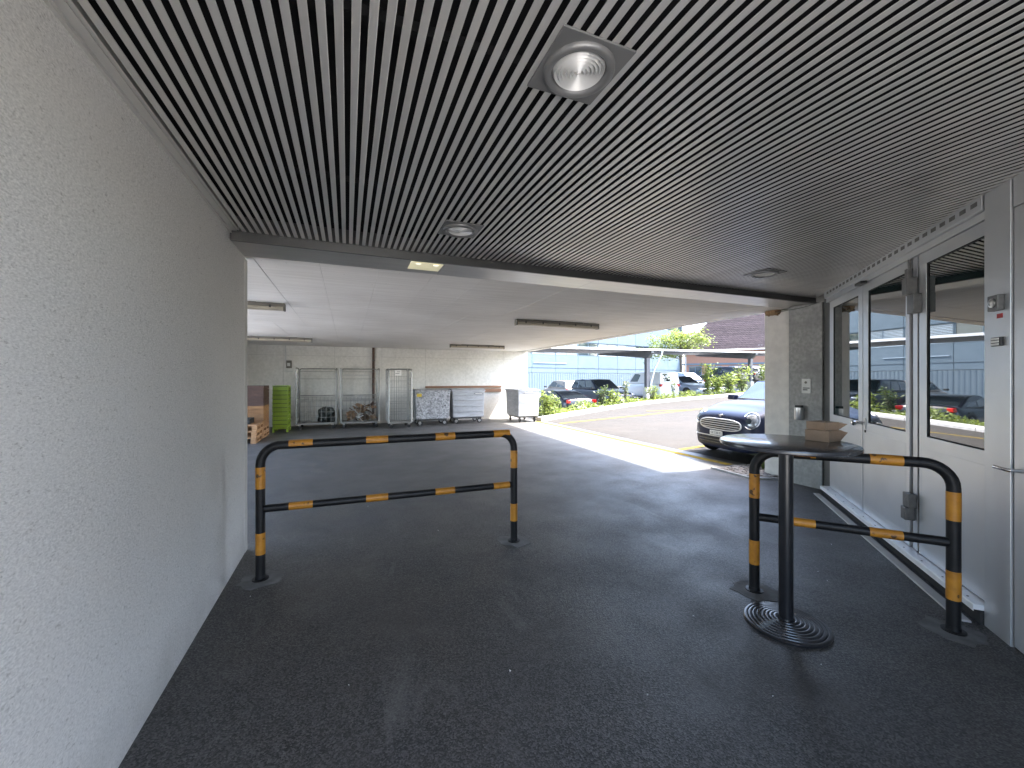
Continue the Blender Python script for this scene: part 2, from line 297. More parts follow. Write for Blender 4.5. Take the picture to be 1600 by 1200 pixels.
# ------------------------------------------------------------------ mesh helpers
class MB:
    def __init__(s): s.v = []; s.f = []; s.sm = []
    def _add(s, vs, fs, smooth=False):
        o = len(s.v); s.v += [tuple(v) for v in vs]
        for f in fs: s.f.append(tuple(i + o for i in f)); s.sm.append(smooth)
        return s
    def box(s, x0, x1, y0, y1, z0, z1):
        vs = [(x, y, z) for x in (x0, x1) for y in (y0, y1) for z in (z0, z1)]
        return s._add(vs, [(0, 1, 3, 2), (4, 6, 7, 5), (0, 4, 5, 1), (2, 3, 7, 6), (0, 2, 6, 4), (1, 5, 7, 3)])
    def obox(s, c, ax, ay, az):
        c = Vector(c); ax = Vector(ax); ay = Vector(ay); az = Vector(az)
        vs = [c + i * ax + j * ay + k * az for i in (-1, 1) for j in (-1, 1) for k in (-1, 1)]
        return s._add(vs, [(0, 1, 3, 2), (4, 6, 7, 5), (0, 4, 5, 1), (2, 3, 7, 6), (0, 2, 6, 4), (1, 5, 7, 3)])
    def bar(s, p, q, w, h, up=(0, 0, 1)):
        p = Vector(p); q = Vector(q); d = (q - p); L = d.length; d.normalize(); up = Vector(up)
        if abs(d.dot(up)) > 0.98: up = Vector((1, 0, 0))
        a = d.cross(up).normalized(); b = a.cross(d).normalized()
        return s.obox((p + q) / 2, d * L / 2, a * w / 2, b * h / 2)
    def tube(s, pts, r, n=8, closed=False, caps=True):
        pts = [Vector(p) for p in pts]; N = len(pts); rings = []
        rr = r if isinstance(r, (list, tuple)) else [r] * N
        prev = None
        for i, p in enumerate(pts):
            if closed: d = pts[(i + 1) % N] - pts[i - 1]
            else: d = pts[min(i + 1, N - 1)] - pts[max(i - 1, 0)]
            d.normalize()
            if prev is None:
                up = Vector((0, 0, 1)) if abs(d.z) < 0.9 else Vector((1, 0, 0))
                a = d.cross(up).normalized()
            else:
                a = (prev - d * prev.dot(d)).normalized()
            prev = a; b = d.cross(a)
            rings.append([p + (a * math.cos(2 * math.pi * k / n) + b * math.sin(2 * math.pi * k / n)) * rr[i] for k in range(n)])
        vs = [v for ring in rings for v in ring]; fs = []
        for i in range(N if closed else N - 1):
            j = (i + 1) % N
            for k in range(n): fs.append((i * n + k, i * n + (k + 1) % n, j * n + (k + 1) % n, j * n + k))
        s._add(vs, fs, True)
        if caps and not closed:
            o = len(s.v) - N * n
            s.f.append(tuple(o + k for k in range(n))[::-1]); s.sm.append(False)
            s.f.append(tuple(o + (N - 1) * n + k for k in range(n))); s.sm.append(False)
        return s
    def lathe(s, prof, n=32, mtx=None, caps=True, smooth=True):
        vs = []; fs = []; m = len(prof)
        for k in range(n):
            a = 2 * math.pi * k / n
            for r, z in prof: vs.append(Vector((r * math.cos(a), r * math.sin(a), z)))
        if mtx: vs = [mtx @ v for v in vs]
        for k in range(n):
            j = (k + 1) % n
            for i in range(m - 1): fs.append((k * m + i, j * m + i, j * m + i + 1, k * m + i + 1))
        s._add(vs, fs, smooth)
        if caps:
            o = len(s.v) - n * m
            if prof[0][0] > 1e-5: s.f.append(tuple(o + k * m for k in range(n))[::-1]); s.sm.append(False)
            if prof[-1][0] > 1e-5: s.f.append(tuple(o + k * m + m - 1 for k in range(n))); s.sm.append(False)
        return s
    def prism(s, poly, z0, z1):
        n = len(poly); vs = [(x, y, z0) for x, y in poly] + [(x, y, z1) for x, y in poly]
        fs = [tuple(range(n))[::-1], tuple(range(n, 2 * n))] + [(i, (i + 1) % n, n + (i + 1) % n, n + i) for i in range(n)]
        return s._add(vs, fs)
    def slab(s, quad, t):
        """thin solid from a 3-D polygon, thickness t along its normal"""
        q = [Vector(p) for p in quad]; nrm = (q[1] - q[0]).cross(q[2] - q[0]).normalized() * t
        n = len(q); vs = q + [p + nrm for p in q]
        fs = [tuple(range(n))[::-1], tuple(range(n, 2 * n))] + [(i, (i + 1) % n, n + (i + 1) % n, n + i) for i in range(n)]
        return s._add(vs, fs)
    def face(s, pts): return s._add(pts, [tuple(range(len(pts)))])
    def mesh(s, name, m, sharp=35):
        me = bpy.data.meshes.new(name); me.from_pydata(s.v, [], s.f); me.update()
        me.polygons.foreach_set('use_smooth', s.sm)
        bm = bmesh.new(); bm.from_mesh(me); bmesh.ops.recalc_face_normals(bm, faces=bm.faces); bm.to_mesh(me); bm.free()
        if any(s.sm): me.set_sharp_from_angle(angle=R(sharp))
        for x in (m if isinstance(m, (list, tuple)) else [m]): me.materials.append(M[x] if isinstance(x, str) else x)
        return me
    def build(s, name, m, parent=None, bevel=0, sharp=35, loc=None, rot=None):
        return link(name, s.mesh(name, m, sharp), parent, bevel, loc, rot)

def link(name, me, parent=None, bevel=0, loc=None, rot=None):
    o = bpy.data.objects.new(name, me); col.objects.link(o)
    if parent: o.parent = parent
    if loc: o.location = loc
    if rot is not None: o.rotation_euler = rot if isinstance(rot, tuple) else (0, 0, rot)
    if bevel:
        b = o.modifiers.new('bevel', 'BEVEL'); b.width = bevel; b.segments = 2; b.limit_method = 'ANGLE'; b.angle_limit = R(40)
    return o

def tag(o, label, cat, group=None):
    o['label'] = label; o['category'] = cat
    if group: o['group'] = group
    return o
def thing(name, label, cat, loc=(0, 0, 0), rotz=0, group=None):
    o = bpy.data.objects.new(name, None); col.objects.link(o); o.location = loc; o.rotation_euler = (0, 0, rotz); o.empty_display_size = 0.1
    return tag(o, label, cat, group)
def struct(o): o['kind'] = 'structure'; return o
def stuff(o): o['kind'] = 'stuff'; return o
def dup(root, loc, rotz=None, label=None, parent=None):
    c = root.copy(); col.objects.link(c)
    if parent: c.parent = parent
    if loc is not None: c.location = loc
    if rotz is not None: c.rotation_euler = (0, 0, rotz)
    if label: c['label'] = label
    for ch in list(root.children): dup(ch, None, None, None, c)
    return c
def lerp(a, b, t): return a + (b - a) * t

# ------------------------------------------------------------------ ground, road, markings (setting)
XE0, YE0, XE1, YE1 = 6.24, 4.48, 6.54, 14.6      # outer edge of the slab
JX = 6.5
def zroad(x): return 0.03 * max(0, x - JX)
def zlot(x): return 0.055 * (x - 17)
KERB = [(6.3, 12.95), (8.0, 13.85), (10.0, 14.85), (12.0, 15.75), (14.0, 16.5), (17.0, 17.2), (21.5, 17.85), (26, 18.4), (34, 19.2), (46, 20.4)]
def kerb_y(x):
    for (x0, y0), (x1, y1) in zip(KERB, KERB[1:]):
        if x <= x1: return y0 + (y1 - y0) * (x - x0) / (x1 - x0)
    return KERB[-1][1]

struct(MB().box(-600, 600, -600, 600, -1.6, -1.5).build('ground', 'earth'))
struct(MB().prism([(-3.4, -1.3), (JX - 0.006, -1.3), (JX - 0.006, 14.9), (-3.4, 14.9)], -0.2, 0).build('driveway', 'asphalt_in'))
yd = MB()  # unseen pale yards added to bounce sunlight indoors
yd.prism([(-3.404, -16), (-3.404, 16), (-34, 16), (-34, -16)], -0.2, -0.003); yd.prism([(-3.4, -16), (14, -16), (14, -1.304), (-3.4, -1.304)], -0.2, -0.003)
struct(yd.build('bounce_yard', 'conc_bounce'))
# road: strips from the joint to the kerb, rising gently
mb = MB()
xs = [JX, 7, 8, 9, 10, 11, 12, 13, 14, 15.5, 17, 19, 21.5, 24, 26, 30, 34, 40, 46]
for a, b in zip(xs, xs[1:]):
    p = [(a, 2.0, zroad(a) - 0.004 if a > JX else -0.004), (b, 2.0, zroad(b) - 0.004), (b, kerb_y(b), zroad(b) - 0.004), (a, kerb_y(a), zroad(a) - 0.004 if a > JX else -0.004)]
    mb.slab(p, -0.25)
struct(mb.build('road', 'asphalt_out'))
# parking lot beyond the planted bed
mb = MB()
for a, b in zip(list(range(-14, 62, 4)), list(range(-10, 66, 4))):
    ya = kerb_y(max(a, 6.3)) + 1.25 if a >= 6 else 16.3; yb = kerb_y(max(b, 6.3)) + 1.25 if b >= 6 else 16.3
    mb.slab([(a, ya, zlot(a)), (b, yb, zlot(b)), (b, 52, zlot(b)), (a, 52, zlot(a))], -0.2)
struct(mb.build('parking_lot', 'asphalt_lot'))
# planted bed between kerb and lot
mb = MB()
kx = [6.35 + 0.9 * i for i in range(44)]
def zbed(x, t): return zroad(x) + 0.06 + (-0.10 * t if x < 17 else 0.05 * t)
for a, b in zip(kx, kx[1:]):
    for t0, t1 in ((0.12, 0.5), (0.5, 1.0)):
        mb.slab([(a, kerb_y(a) + 1.3 * t0, zbed(a, t0)), (b, kerb_y(b) + 1.3 * t0, zbed(b, t0)), (b, kerb_y(b) + 1.3 * t1, zbed(b, t1)), (a, kerb_y(a) + 1.3 * t1, zbed(a, t1))], -0.9)
struct(mb.build('planting_bed', 'soil'))

def strip(name, pts, w, m, zf, lift=0.004):
    mb = MB()
    for (x0, y0), (x1, y1) in zip(pts, pts[1:]):
        n = max(1, int(math.hypot(x1 - x0, y1 - y0) / 0.8))
        d = Vector((x1 - x0, y1 - y0)).normalized(); s = Vector((-d.y, d.x)) * w / 2
        for i in range(n):
            a = Vector((lerp(x0, x1, i / n), lerp(y0, y1, i / n))); b = Vector((lerp(x0, x1, (i + 1) / n), lerp(y0, y1, (i + 1) / n)))
            mb.face([(*(a + s), zf(a.x) + lift), (*(a - s), zf(a.x) + lift), (*(b - s), zf(b.x) + lift), (*(b + s), zf(b.x) + lift)])
    o = mb.build(name, m); struct(o); return o
strip('edge_marking', [(6.18, 5.12), (6.2, 13.0)], 0.17, 'yellow_line', lambda x: 0)
strip('bay_marking', [(6.53, 6.62), (11.5, 6.95)], 0.11, 'yellow_line', zroad, 0.003)
strip('lane_marking', [(6.6, 12.0), (10.2, 12.42), (14.2, 13.0), (24, 14.2)], 0.11, 'yellow_line', zroad, 0.003)
strip('bay_marking', [(11.6, 13.6), (13.2, 12.92)], 0.11, 'yellow_line', zroad, 0.0045)
strip('road_joint', [(JX - 0.001, 4.6), (JX - 0.001, 13.0)], 0.035, 'trim_black', lambda x: 0, 0.0015)

# kerb of single stones
kerb = thing('kerb', 'low grey kerb of rounded stones along the planted bed across the road', 'kerb')
dist = 0; seg = []
for (x0, y0), (x1, y1) in zip(KERB[:-1], KERB[1:]):
    L = math.hypot(x1 - x0, y1 - y0); n = max(1, round(L / 1.6))
    for i in range(n): seg.append(((lerp(x0, x1, i / n), lerp(y0, y1, i / n)), (lerp(x0, x1, (i + 1) / n), lerp(y0, y1, (i + 1) / n))))
for (a, b) in seg:
    if a[0] > 30: break
    A = Vector((a[0], a[1], zroad(a[0]))); B = Vector((b[0], b[1], zroad(b[0]))); d = (B - A).normalized(); nrm = Vector((-d.y, d.x, 0))
    A = A + d * 0.012; B = B - d * 0.012; up = Vector((0, 0, 1))
    prof = [(-0.10, -0.1), (-0.10, 0.075), (-0.075, 0.12), (-0.03, 0.14), (0.10, 0.14), (0.10, -0.1)]
    vs = [A + nrm * p + up * q for p, q in prof] + [B + nrm * p + up * q for p, q in prof]; n = len(prof)
    mb = MB(); mb._add(vs, [tuple(range(n)), tuple(range(n, 2 * n))[::-1]] + [(i, (i + 1) % n, n + (i + 1) % n, n + i) for i in range(n)])
    mb.build('kerb_stone', 'kerb', kerb)

# cobbled corner with its edging beside the column
cob = struct(MB().prism([(5.62, 4.22), (6.1, 4.08), (6.5, 4.3), (6.49, 5.0), (5.70, 4.98)], 0.001, 0.006).build('cobbled_corner', 'joint'))
cm = []
for k in range(4):
    mb = MB(); w = 0.041 + 0.006 * k; hgt = 0.022
    mb.lathe([(0.001, hgt), (w * 0.75, hgt), (w, hgt - 0.008), (w * 1.02, 0)], n=6, mtx=Matrix.Diagonal((1, 0.85 + 0.06 * k, 1, 1)), caps=False, smooth=False)
    cm.append(mb.mesh('cobble', 'cobble'))
for i in range(9):
    for j in range(8):
        x = 5.69 + i * 0.098 + random.uniform(-.012, .012) + (0.045 if j % 2 else 0); y = 4.24 + j * 0.1 + random.uniform(-.012, .012)
        if y < 4.25 - (x - 5.66) * 0.28 or x > 6.44 or (x > 6.1 and y < 4.5) or y > 4.95: continue
        link('cobble', cm[(i * 3 + j) % 4], cob, loc=(x, y, 0.006), rot=random.uniform(0, 6))
edge_pts = [(5.66, 5.03), (5.60, 4.24), (6.08, 4.05)]
mb = MB()
for a, b in zip(edge_pts, edge_pts[1:]): mb.bar((*a, 0.012), (*b, 0.012), 0.05, 0.03)
eo = mb.build('edging', 'kerb', bevel=0.004); struct(eo)

# ------------------------------------------------------------------ passage: left wall, ceiling, beam
XW = -0.82
YB = -0.9                                          # rear end of the passage, behind the camera
wallL = thing('plaster_wall', 'long grey scraped plaster wall on the left side of the passage', 'wall')
MB().box(XW - 0.28, XW, YB, 4.10, -0.05, 2.72).build('wall_face', 'plaster', wallL)
MB().box(XW - 0.28, XW + 0.003, 4.10, 4.19, -0.05, 2.54).build('lit_end_strip', 'plaster_smooth', wallL, bevel=0.006)  # separate strip added for the wall end that catches more hall light

ceil = bpy.data.objects.new('ceiling', None); col.objects.link(ceil); struct(ceil)
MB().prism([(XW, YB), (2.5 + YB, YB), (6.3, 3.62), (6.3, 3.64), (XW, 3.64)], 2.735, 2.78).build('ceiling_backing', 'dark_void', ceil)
mb = MB(); mb.box(XW, XW + 0.012, YB, 3.62, 2.60, 2.66); mb.box(XW, XW + 0.045, YB, 3.62, 2.618, 2.622); mb.box(XW + 0.02, XW + 0.06, YB, 3.62, 2.624, 2.655)
mb.build('edge_profile', 'slat', ceil)
pitch = 0.0502; x = XW + 0.062 + 0.03; nsl = 0   # flat thin strips, dark void above
while x < 6.02:
    y0 = max(YB, (x + 0.016) - 2.43 + 0.004)
    mb = MB(); w = 0.0136
    prof = [(-w, 2.6228), (-w, 2.6212), (-w + 0.0018, 2.62), (w - 0.0018, 2.62), (w, 2.6212), (w, 2.6228)]
    vs = [(p, y0 - 1.8, q) for p, q in prof] + [(p, 3.622 - 1.8, q) for p, q in prof]; n = len(prof)
    mb._add(vs, [tuple(range(n))[::-1], tuple(range(n, 2 * n))] + [(i, (i + 1) % n, n + (i + 1) % n, n + i) for i in range(n)])
    if y0 < 3.6: mb.build('slat', 'slat', ceil, loc=(x, 1.8, 0)); nsl += 1
    x += pitch
# carrier rails above the slats
mb = MB()
for yy in (-0.6, 0.4, 1.4, 2.6, 3.3):
    mb.box(max(XW, -0.8), min(6.2, yy + 2.4), yy - 0.02, yy + 0.02, 2.664, 2.70)
mb.build('carrier_rail', 'dark_void', ceil)

beam = thing('ceiling_beam', 'dark edge trim and smooth metal soffit across the passage opening', 'beam')
MB().box(XW, 6.6, 3.622, 3.65, 2.546, 2.612).build('edge_trim', 'trim_dark', beam, bevel=0.002)
MB().box(XW, 6.6, 3.624, 3.66, 2.613, 2.76).build('edge_upstand', 'trim_dark', beam)
bx = [XW, 0.83, 2.45, 4.05, 5.30, 6.69]
for a, b in zip(bx, bx[1:]):
    MB().box(a + 0.0015, b - 0.0015, 3.651, 4.06, 2.548, 2.57).build('soffit_panel', 'soffit', beam, bevel=0.0015)

# ------------------------------------------------------------------ parking hall: slab, back wall, side
slab = thing('concrete_ceiling', 'pale board marked concrete slab over the parking bay', 'ceiling')
MB().prism([(-3.4, 4.062), (6.69, 4.062), (6.69, 4.44), (6.24, 4.48), (6.54, 14.6), (-3.4, 14.8)], 2.566, 2.80).build('slab', 'conc_plain', slab)
edge_n = []
for i in range(4):
    t0, t1 = i / 4, (i + 1) / 4
    p0 = (lerp(XE0, XE1, t0), lerp(YE0, YE1, t0)); p1 = (lerp(XE0, XE1, t1), lerp(YE0, YE1, t1))
    MB().prism([(p0[0] - 0.16, p0[1] + (0.002 if i else 0)), (p0[0], p0[1] + (0.002 if i else 0)), (p1[0], p1[1] - 0.002), (p1[0] - 0.16, p1[1] - 0.002)], 2.556, 2.95).build('edge_strip', 'conc_ceiling', slab)
rngp = random.Random(5)
xj = [-3.4 + 0.5268 * i for i in range(19)]
yj = [4.064, 6.2, 8.75, 11.3, 13.0, 14.5]
for i in range(len(xj) - 1):
    off = rngp.uniform(-0.5, 0.5)
    ys = [yj[0]] + [y + off for y in yj[1:-1]] + [14.5]
    for a, b in zip(ys, ys[1:]):
        x1 = xj[i + 1]
        if x1 > 6.09: x1 = 6.078
        dz = rngp.uniform(-0.0014, 0.0014)
        MB().box(xj[i] + 0.0013, x1 - 0.0013, a + 0.0012, b - 0.0012, 2.558 + dz, 2.566).build('ceiling_panel', 'conc_ceiling', slab)

bw = thing('concrete_wall', 'pale shuttered concrete wall behind the bins and roll cages', 'wall')
MB().box(-3.4, 6.52, 14.512, 14.9, -0.2, 2.80).build('wall_core', 'conc_plain', bw)
px = [2.57 + 1.48 * k for k in range(-4, 3)] + [6.54]
for a, b in zip(px, px[1:]):
    dz = rngp.uniform(-0.004, 0.004)
    MB().box(a + 0.004, b - 0.004, 14.5 + dz, 14.52, 0.0, 2.245).build('wall_panel', 'conc_wall', bw)
    MB().box(a + 0.004, b - 0.004, 14.5 - dz * 0.5, 14.52, 2.253, 2.556).build('wall_panel', 'conc_wall', bw)
tag(MB().box(-3.4, XW - 0.285, 3.6, 3.9, -0.2, 2.8).build('partition_wall', 'conc_plain'), 'wall closing the parking bay behind the plaster wall', 'wall')
ub = thing('upper_building', 'unseen building top over the parking bay, kept low to let sun past', 'building')
MB().prism([(-3.5, YB), (2.43 + YB, YB), (6.2, 3.4), (6.2, 4.44), (6.5, 14.8), (-3.5, 14.8)], 2.96, 4.2).build('lowered_storey', 'conc_plain', ub)  # unseen storey, height cut so sunlight reaches the yards
tag(MB().box(-3.7, -3.4, 11.2, 14.9, -0.2, 2.8).build('dimming_wall', 'conc_plain'), 'unseen wall added at the far left of the parking bay to darken its back corner', 'wall')  # unseen wall added to hold light off the left of the back wall
MB().box(6.02, 6.69, 3.30, 3.618, 2.5455, 2.958).build('light_leak_filler', 'conc_plain', ub)  # unseen filler blocks added to stop sun leaking onto the trim end
MB().box(6.02, 6.69, 3.664, 4.44, 2.805, 2.958).build('light_leak_filler', 'conc_plain', ub)
# planks on the back wall (buffer rail)
tag(MB().box(2.56, 5.43, 14.43, 14.498, 1.17, 1.245).build('buffer_plank', 'plank', bevel=0.004), 'upper of two brown planks fixed to the wall behind the bins', 'plank', 'brown buffer planks')
tag(MB().box(3.2, 5.42, 14.43, 14.498, 1.01, 1.135).build('buffer_plank', 'plank', bevel=0.004), 'lower and wider brown plank behind the bins', 'plank', 'brown buffer planks')

# ------------------------------------------------------------------ right: column, pilaster, annex
colm = thing('concrete_column', 'plain pale concrete column at the outer corner of the passage', 'column')
MB().prism([(6.12, 3.7), (6.12, 4.44), (6.7, 4.44), (6.7, 3.7)], -0.1, 2.545).build('shaft', 'conc_col', colm, bevel=0.008)
tag(MB().box(5.95, 6.6, 3.50, 3.95, -0.1, 2.544).build('pilaster', 'conc_pil', bevel=0.008), 'dark grey rough concrete pilaster with intercom beside the metal doors', 'pilaster')
tag(MB().prism([(6.7, -3), (12.5, -3), (12.5, 4.46), (6.7, 4.46)], -0.2, 2.56).build('annex_wall', 'conc_plain'), 'low annex of the building outside the column', 'building')

# ------------------------------------------------------------------ aluminium door wall
DW = thing('metal_door_front', 'silver aluminium folding doors with tall panes along the right side', 'door', (5.92, 3.49, 0), R(-135))
def dbox(name, s0, s1, y0, y1, z0, z1, m, parent=DW, bevel=0.002): return MB().box(s0, s1, y0, y1, z0, z1).build(name, m, parent, bevel=bevel)
dbox('corner_post', 0.0, 0.30, 0.03, 0.25, 0, 2.62, 'jamb')
dbox('header', 0.24, 3.245, -0.035, 0.2, 2.535, 2.62, 'alu')
dbox('header', 0.24, 3.245, -0.012, 0.2, 2.482, 2.533, 'alu')
mb = MB()
for i in range(26): mb.box(0.35 + i * 0.112, 0.41 + i * 0.112, -0.0375, -0.034, 2.574, 2.602)
stuff(mb.build('header_vent', 'alu_dark', DW))
def leaf(s0, s1, g0, g1, gz0=1.055, gz1=2.39, z0=0.125, z1=2.478, y=0.0):
    lf = MB()
    lf.box(s0, s1, y, y + 0.055, z0, gz0); lf.box(s0, s1, y, y + 0.055, gz1, z1)
    lf.box(s0, g0, y, y + 0.055, gz0, gz1); lf.box(g1, s1, y, y + 0.055, gz0, gz1)
    o = lf.build('door_leaf', 'alu', DW, bevel=0.002)
    pane = MB().box(g0 - 0.012, g1 + 0.012, y + 0.012, y + 0.03, gz0 - 0.012, gz1 + 0.012).build('pane', 'glass_dark', o)
    gk = MB()
    for a in ((g0, g0 + 0.008, gz0, gz1), (g1 - 0.008, g1, gz0, gz1), (g0 + 0.008, g1 - 0.008, gz0, gz0 + 0.008), (g0 + 0.008, g1 - 0.008, gz1 - 0.008, gz1)):
        gk.box(a[0], a[1], y + 0.004, y + 0.012, a[2], a[3])
    gk.build('gasket', 'rubber', o)
    MB().box(s0 + 0.05, s1 - 0.05, y - 0.0012, y + 0.01, z0 + 0.10, gz0 - 0.09).build('kick_panel', 'alu', o, bevel=0.0015)
    return o
leaf(0.335, 1.355, 0.458, 1.245)
leaf(1.372, 2.300, 1.49, 2.24)
leaf(2.452, 3.262, 2.553, 3.258)
dbox('mullion', 2.345, 2.41, 0.006, 0.06, 0.125, 2.478, 'alu')
dbox('seal', 2.300, 2.452, 0.03, 0.05, 0.125, 2.478, 'rubber', bevel=0)
dbox('seal', 1.355, 1.372, 0.03, 0.05, 0.125, 2.478, 'rubber', bevel=0)
dbox('fixed_panel', 3.264, 3.478, -0.03, 0.055, 0.0, 2.62, 'alu')
# threshold
dbox('threshold', 0.25, 3.262, -0.075, 0.05, 0.085, 0.118, 'sill', bevel=0.004)
dbox('threshold_lip', 0.25, 3.262, -0.080, -0.076, 0.078, 0.112, 'sill', bevel=0)
dbox('floor_gap', 0.25, 3.262, -0.05, 0.05, 0.0, 0.083, 'rubber', bevel=0)
mbs = MB()
for i in range(11):
    for q in (-0.05,): mbs.lathe([(0.006, 0.118), (0.006, 0.1205)], n=8, mtx=Matrix.Translation((0.45 + i * 0.27, q, 0)))
mbs.build('screw', 'alu_dark', DW)
dbox('concrete_strip', 0.25, 3.262, -0.15, -0.085, -0.02, 0.012, 'conc_plain', bevel=0.003)
# hinges with their operator arms
h1 = dbox('hinge', 2.40, 2.50, -0.055, -0.002, 2.02, 2.17, 'alu_dark', bevel=0.004)
MB().box(2.365, 2.45, -0.075, -0.003, 2.172, 2.31).build('hinge_knuckle', 'alu_dark', h1, bevel=0.006)
MB().box(2.335, 2.375, -0.045, -0.003, 2.312, 2.395).build('hinge_cap', 'alu_dark', h1, bevel=0.004)
MB().box(2.35, 2.362, -0.03, -0.012, 2.395, 2.47).build('operator_rod', 'alu_dark', h1)
h2 = dbox('hinge', 2.33, 2.43, -0.055, -0.002, 0.465, 0.575, 'alu_dark', bevel=0.004)
MB().box(2.335, 2.405, -0.07, -0.003, 0.36, 0.463).build('hinge_knuckle', 'alu_dark', h2, bevel=0.006)
dbox('door_closer', 1.36, 1.52, -0.07, -0.014, 2.462, 2.492, 'trim_black', bevel=0.008)
# knob, lever and lock of the middle leaf
kn = MB().lathe([(0.001, -0.075), (0.02, -0.073), (0.031, -0.055), (0.027, -0.036), (0.012, -0.026), (0.012, -0.0)], n=20, mtx=Matrix.Translation((1.285, 0, 1.036)) @ Matrix.Rotation(R(-90), 4, 'X')).build('door_knob', 'chrome', DW)
for v in kn.data.vertices: pass
MB().box(1.405, 1.450, -0.012, -0.0005, 0.99, 1.105).build('handle_plate', 'steel', DW, bevel=0.004)
MB().tube([(1.43, -0.012, 1.055), (1.43, -0.055, 1.055), (1.415, -0.062, 1.055), (1.32, -0.062, 1.055)], 0.009, 10).build('lever_handle', 'chrome', DW)
MB().lathe([(0.013, 0.0), (0.013, 0.006)], n=14, mtx=Matrix.Translation((1.432, -0.0065, 0.965)) @ Matrix.Rotation(R(-90), 4, 'X')).build('keyhole', 'trim_black', DW)
# key switch, sticker, name plate on the fixed panel
ks = MB().box(3.352, 3.438, -0.062, -0.031, 1.895, 1.985).build('key_switch', 'alu_dark', DW, bevel=0.004)
MB().lathe([(0.026, 0), (0.026, 0.006), (0.016, 0.008), (0.016, 0.004), (0.001, 0.004)], n=20, mtx=Matrix.Translation((3.395, -0.062, 1.94)) @ Matrix.Rotation(R(90), 4, 'X')).build('switch_ring', 'steel', ks)
dbox('red_sticker', 3.375, 3.42, -0.0325, -0.0305, 1.852, 1.878, 'red_sticker', bevel=0)
np_ = dbox('name_plate', 3.345, 3.43, -0.042, -0.0305, 1.69, 1.742, 'trim_black', bevel=0.002)
for k in range(3): MB().box(3.349, 3.412, -0.0455, -0.0422, 1.695 + k * 0.016, 1.706 + k * 0.016).build('name_strip', 'paper', np_)
# next door towards the camera
D2 = thing('metal_door', 'plain silver metal door with lever handle at the right edge of the picture', 'door', (5.92, 3.49, 0), R(-135))
MB().box(3.49, 4.62, -0.022, 0.045, 0.01, 2.45).build('door_leaf', 'alu', D2, bevel=0.003)
MB().box(3.49, 4.62, -0.026, 0.06, 2.455, 2.62).build('door_head', 'alu', D2, bevel=0.003)
MB().tube([(3.56, -0.022, 1.0), (3.56, -0.075, 1.0), (3.545, -0.082, 1.0), (3.452, -0.082, 1.0)], 0.0105, 10).build('lever_handle', 'chrome', D2)
tag(MB().box(4.625, 6.4, -0.03, 0.3, -0.05, 2.72).build('metal_wall', 'alu', loc=(5.92, 3.49, 0), rot=R(-135)), 'silver metal cladding of the wall beyond the plain door', 'wall')
tag(MB().box(-0.2, 6.4, 0.30, 4.0, -0.05, 4.2).build('shading_mass', 'conc_plain', loc=(5.92, 3.49, 0), rot=R(-135)), 'unseen building mass behind the metal doors, added to shade the passage', 'wall')  # unseen mass added behind the doors to keep the sun off

# ------------------------------------------------------------------ lights
def downlight(x, y, label):
    t = thing('downlight', label, 'ceiling light', (x, y, 2.619), 0, 'round lights in the slatted ceiling')
    MB().box(-0.140, 0.140, -0.143, 0.143, -0.008, 0.0).build('plate', 'slat_plate', t, bevel=0.0015)
    MB().lathe([(0.128, -0.008), (0.128, -0.018), (0.122, -0.024), (0.108, -0.026), (0.098, -0.018), (0.094, -0.0085)], n=48).build('ring', 'slat_plate', t, sharp=50)
    pr = [(0.094, -0.009)]; k = 7
    for i in range(k):
        r0 = 0.094 * (1 - i / k); r1 = 0.094 * (1 - (i + 0.5) / k); r2 = 0.094 * (1 - (i + 1) / k)
        pr += [(r0 - 0.0008, -0.010 - 0.0012 * i * 0.6), (r1, -0.0195 - 0.0012 * i * 0.5), (max(r2, 0.0005), -0.010 - 0.0012 * i * 0.6)]
    MB().lathe(pr, n=48, caps=False).build('lens', 'lens', t, sharp=80)
    return t
M['slat_plate'] = mat('lamp_plate', (0.17, 0.17, 0.17), rough=0.42, metal=0.35)
downlight(0.772, 1.262, 'big round fluted light on a square plate nearest overhead')
downlight(0.782, 2.95, 'round fluted light on a square plate beside the dark trim')
downlight(4.08, 2.96, 'round light in the slats nearest the metal doors')

sl = thing('soffit_glow', 'small yellowish glow with two bright spots, a reflection set on the metal soffit', 'ceiling light', (0.67, 3.76, 2.548))
MB().box(-0.145, 0.145, -0.085, 0.16, -0.006, -0.0005).build('diffuser', 'lit', sl, bevel=0.003)  # glow added on the soffit to imitate a lamp's reflection
for dx in (-0.075, 0.085): MB().lathe([(0.001, -0.014), (0.02, -0.012), (0.028, -0.0065)], n=16, mtx=Matrix.Translation((dx, -0.045, 0)), caps=False).build('glow_spot', 'glow_spot', sl)

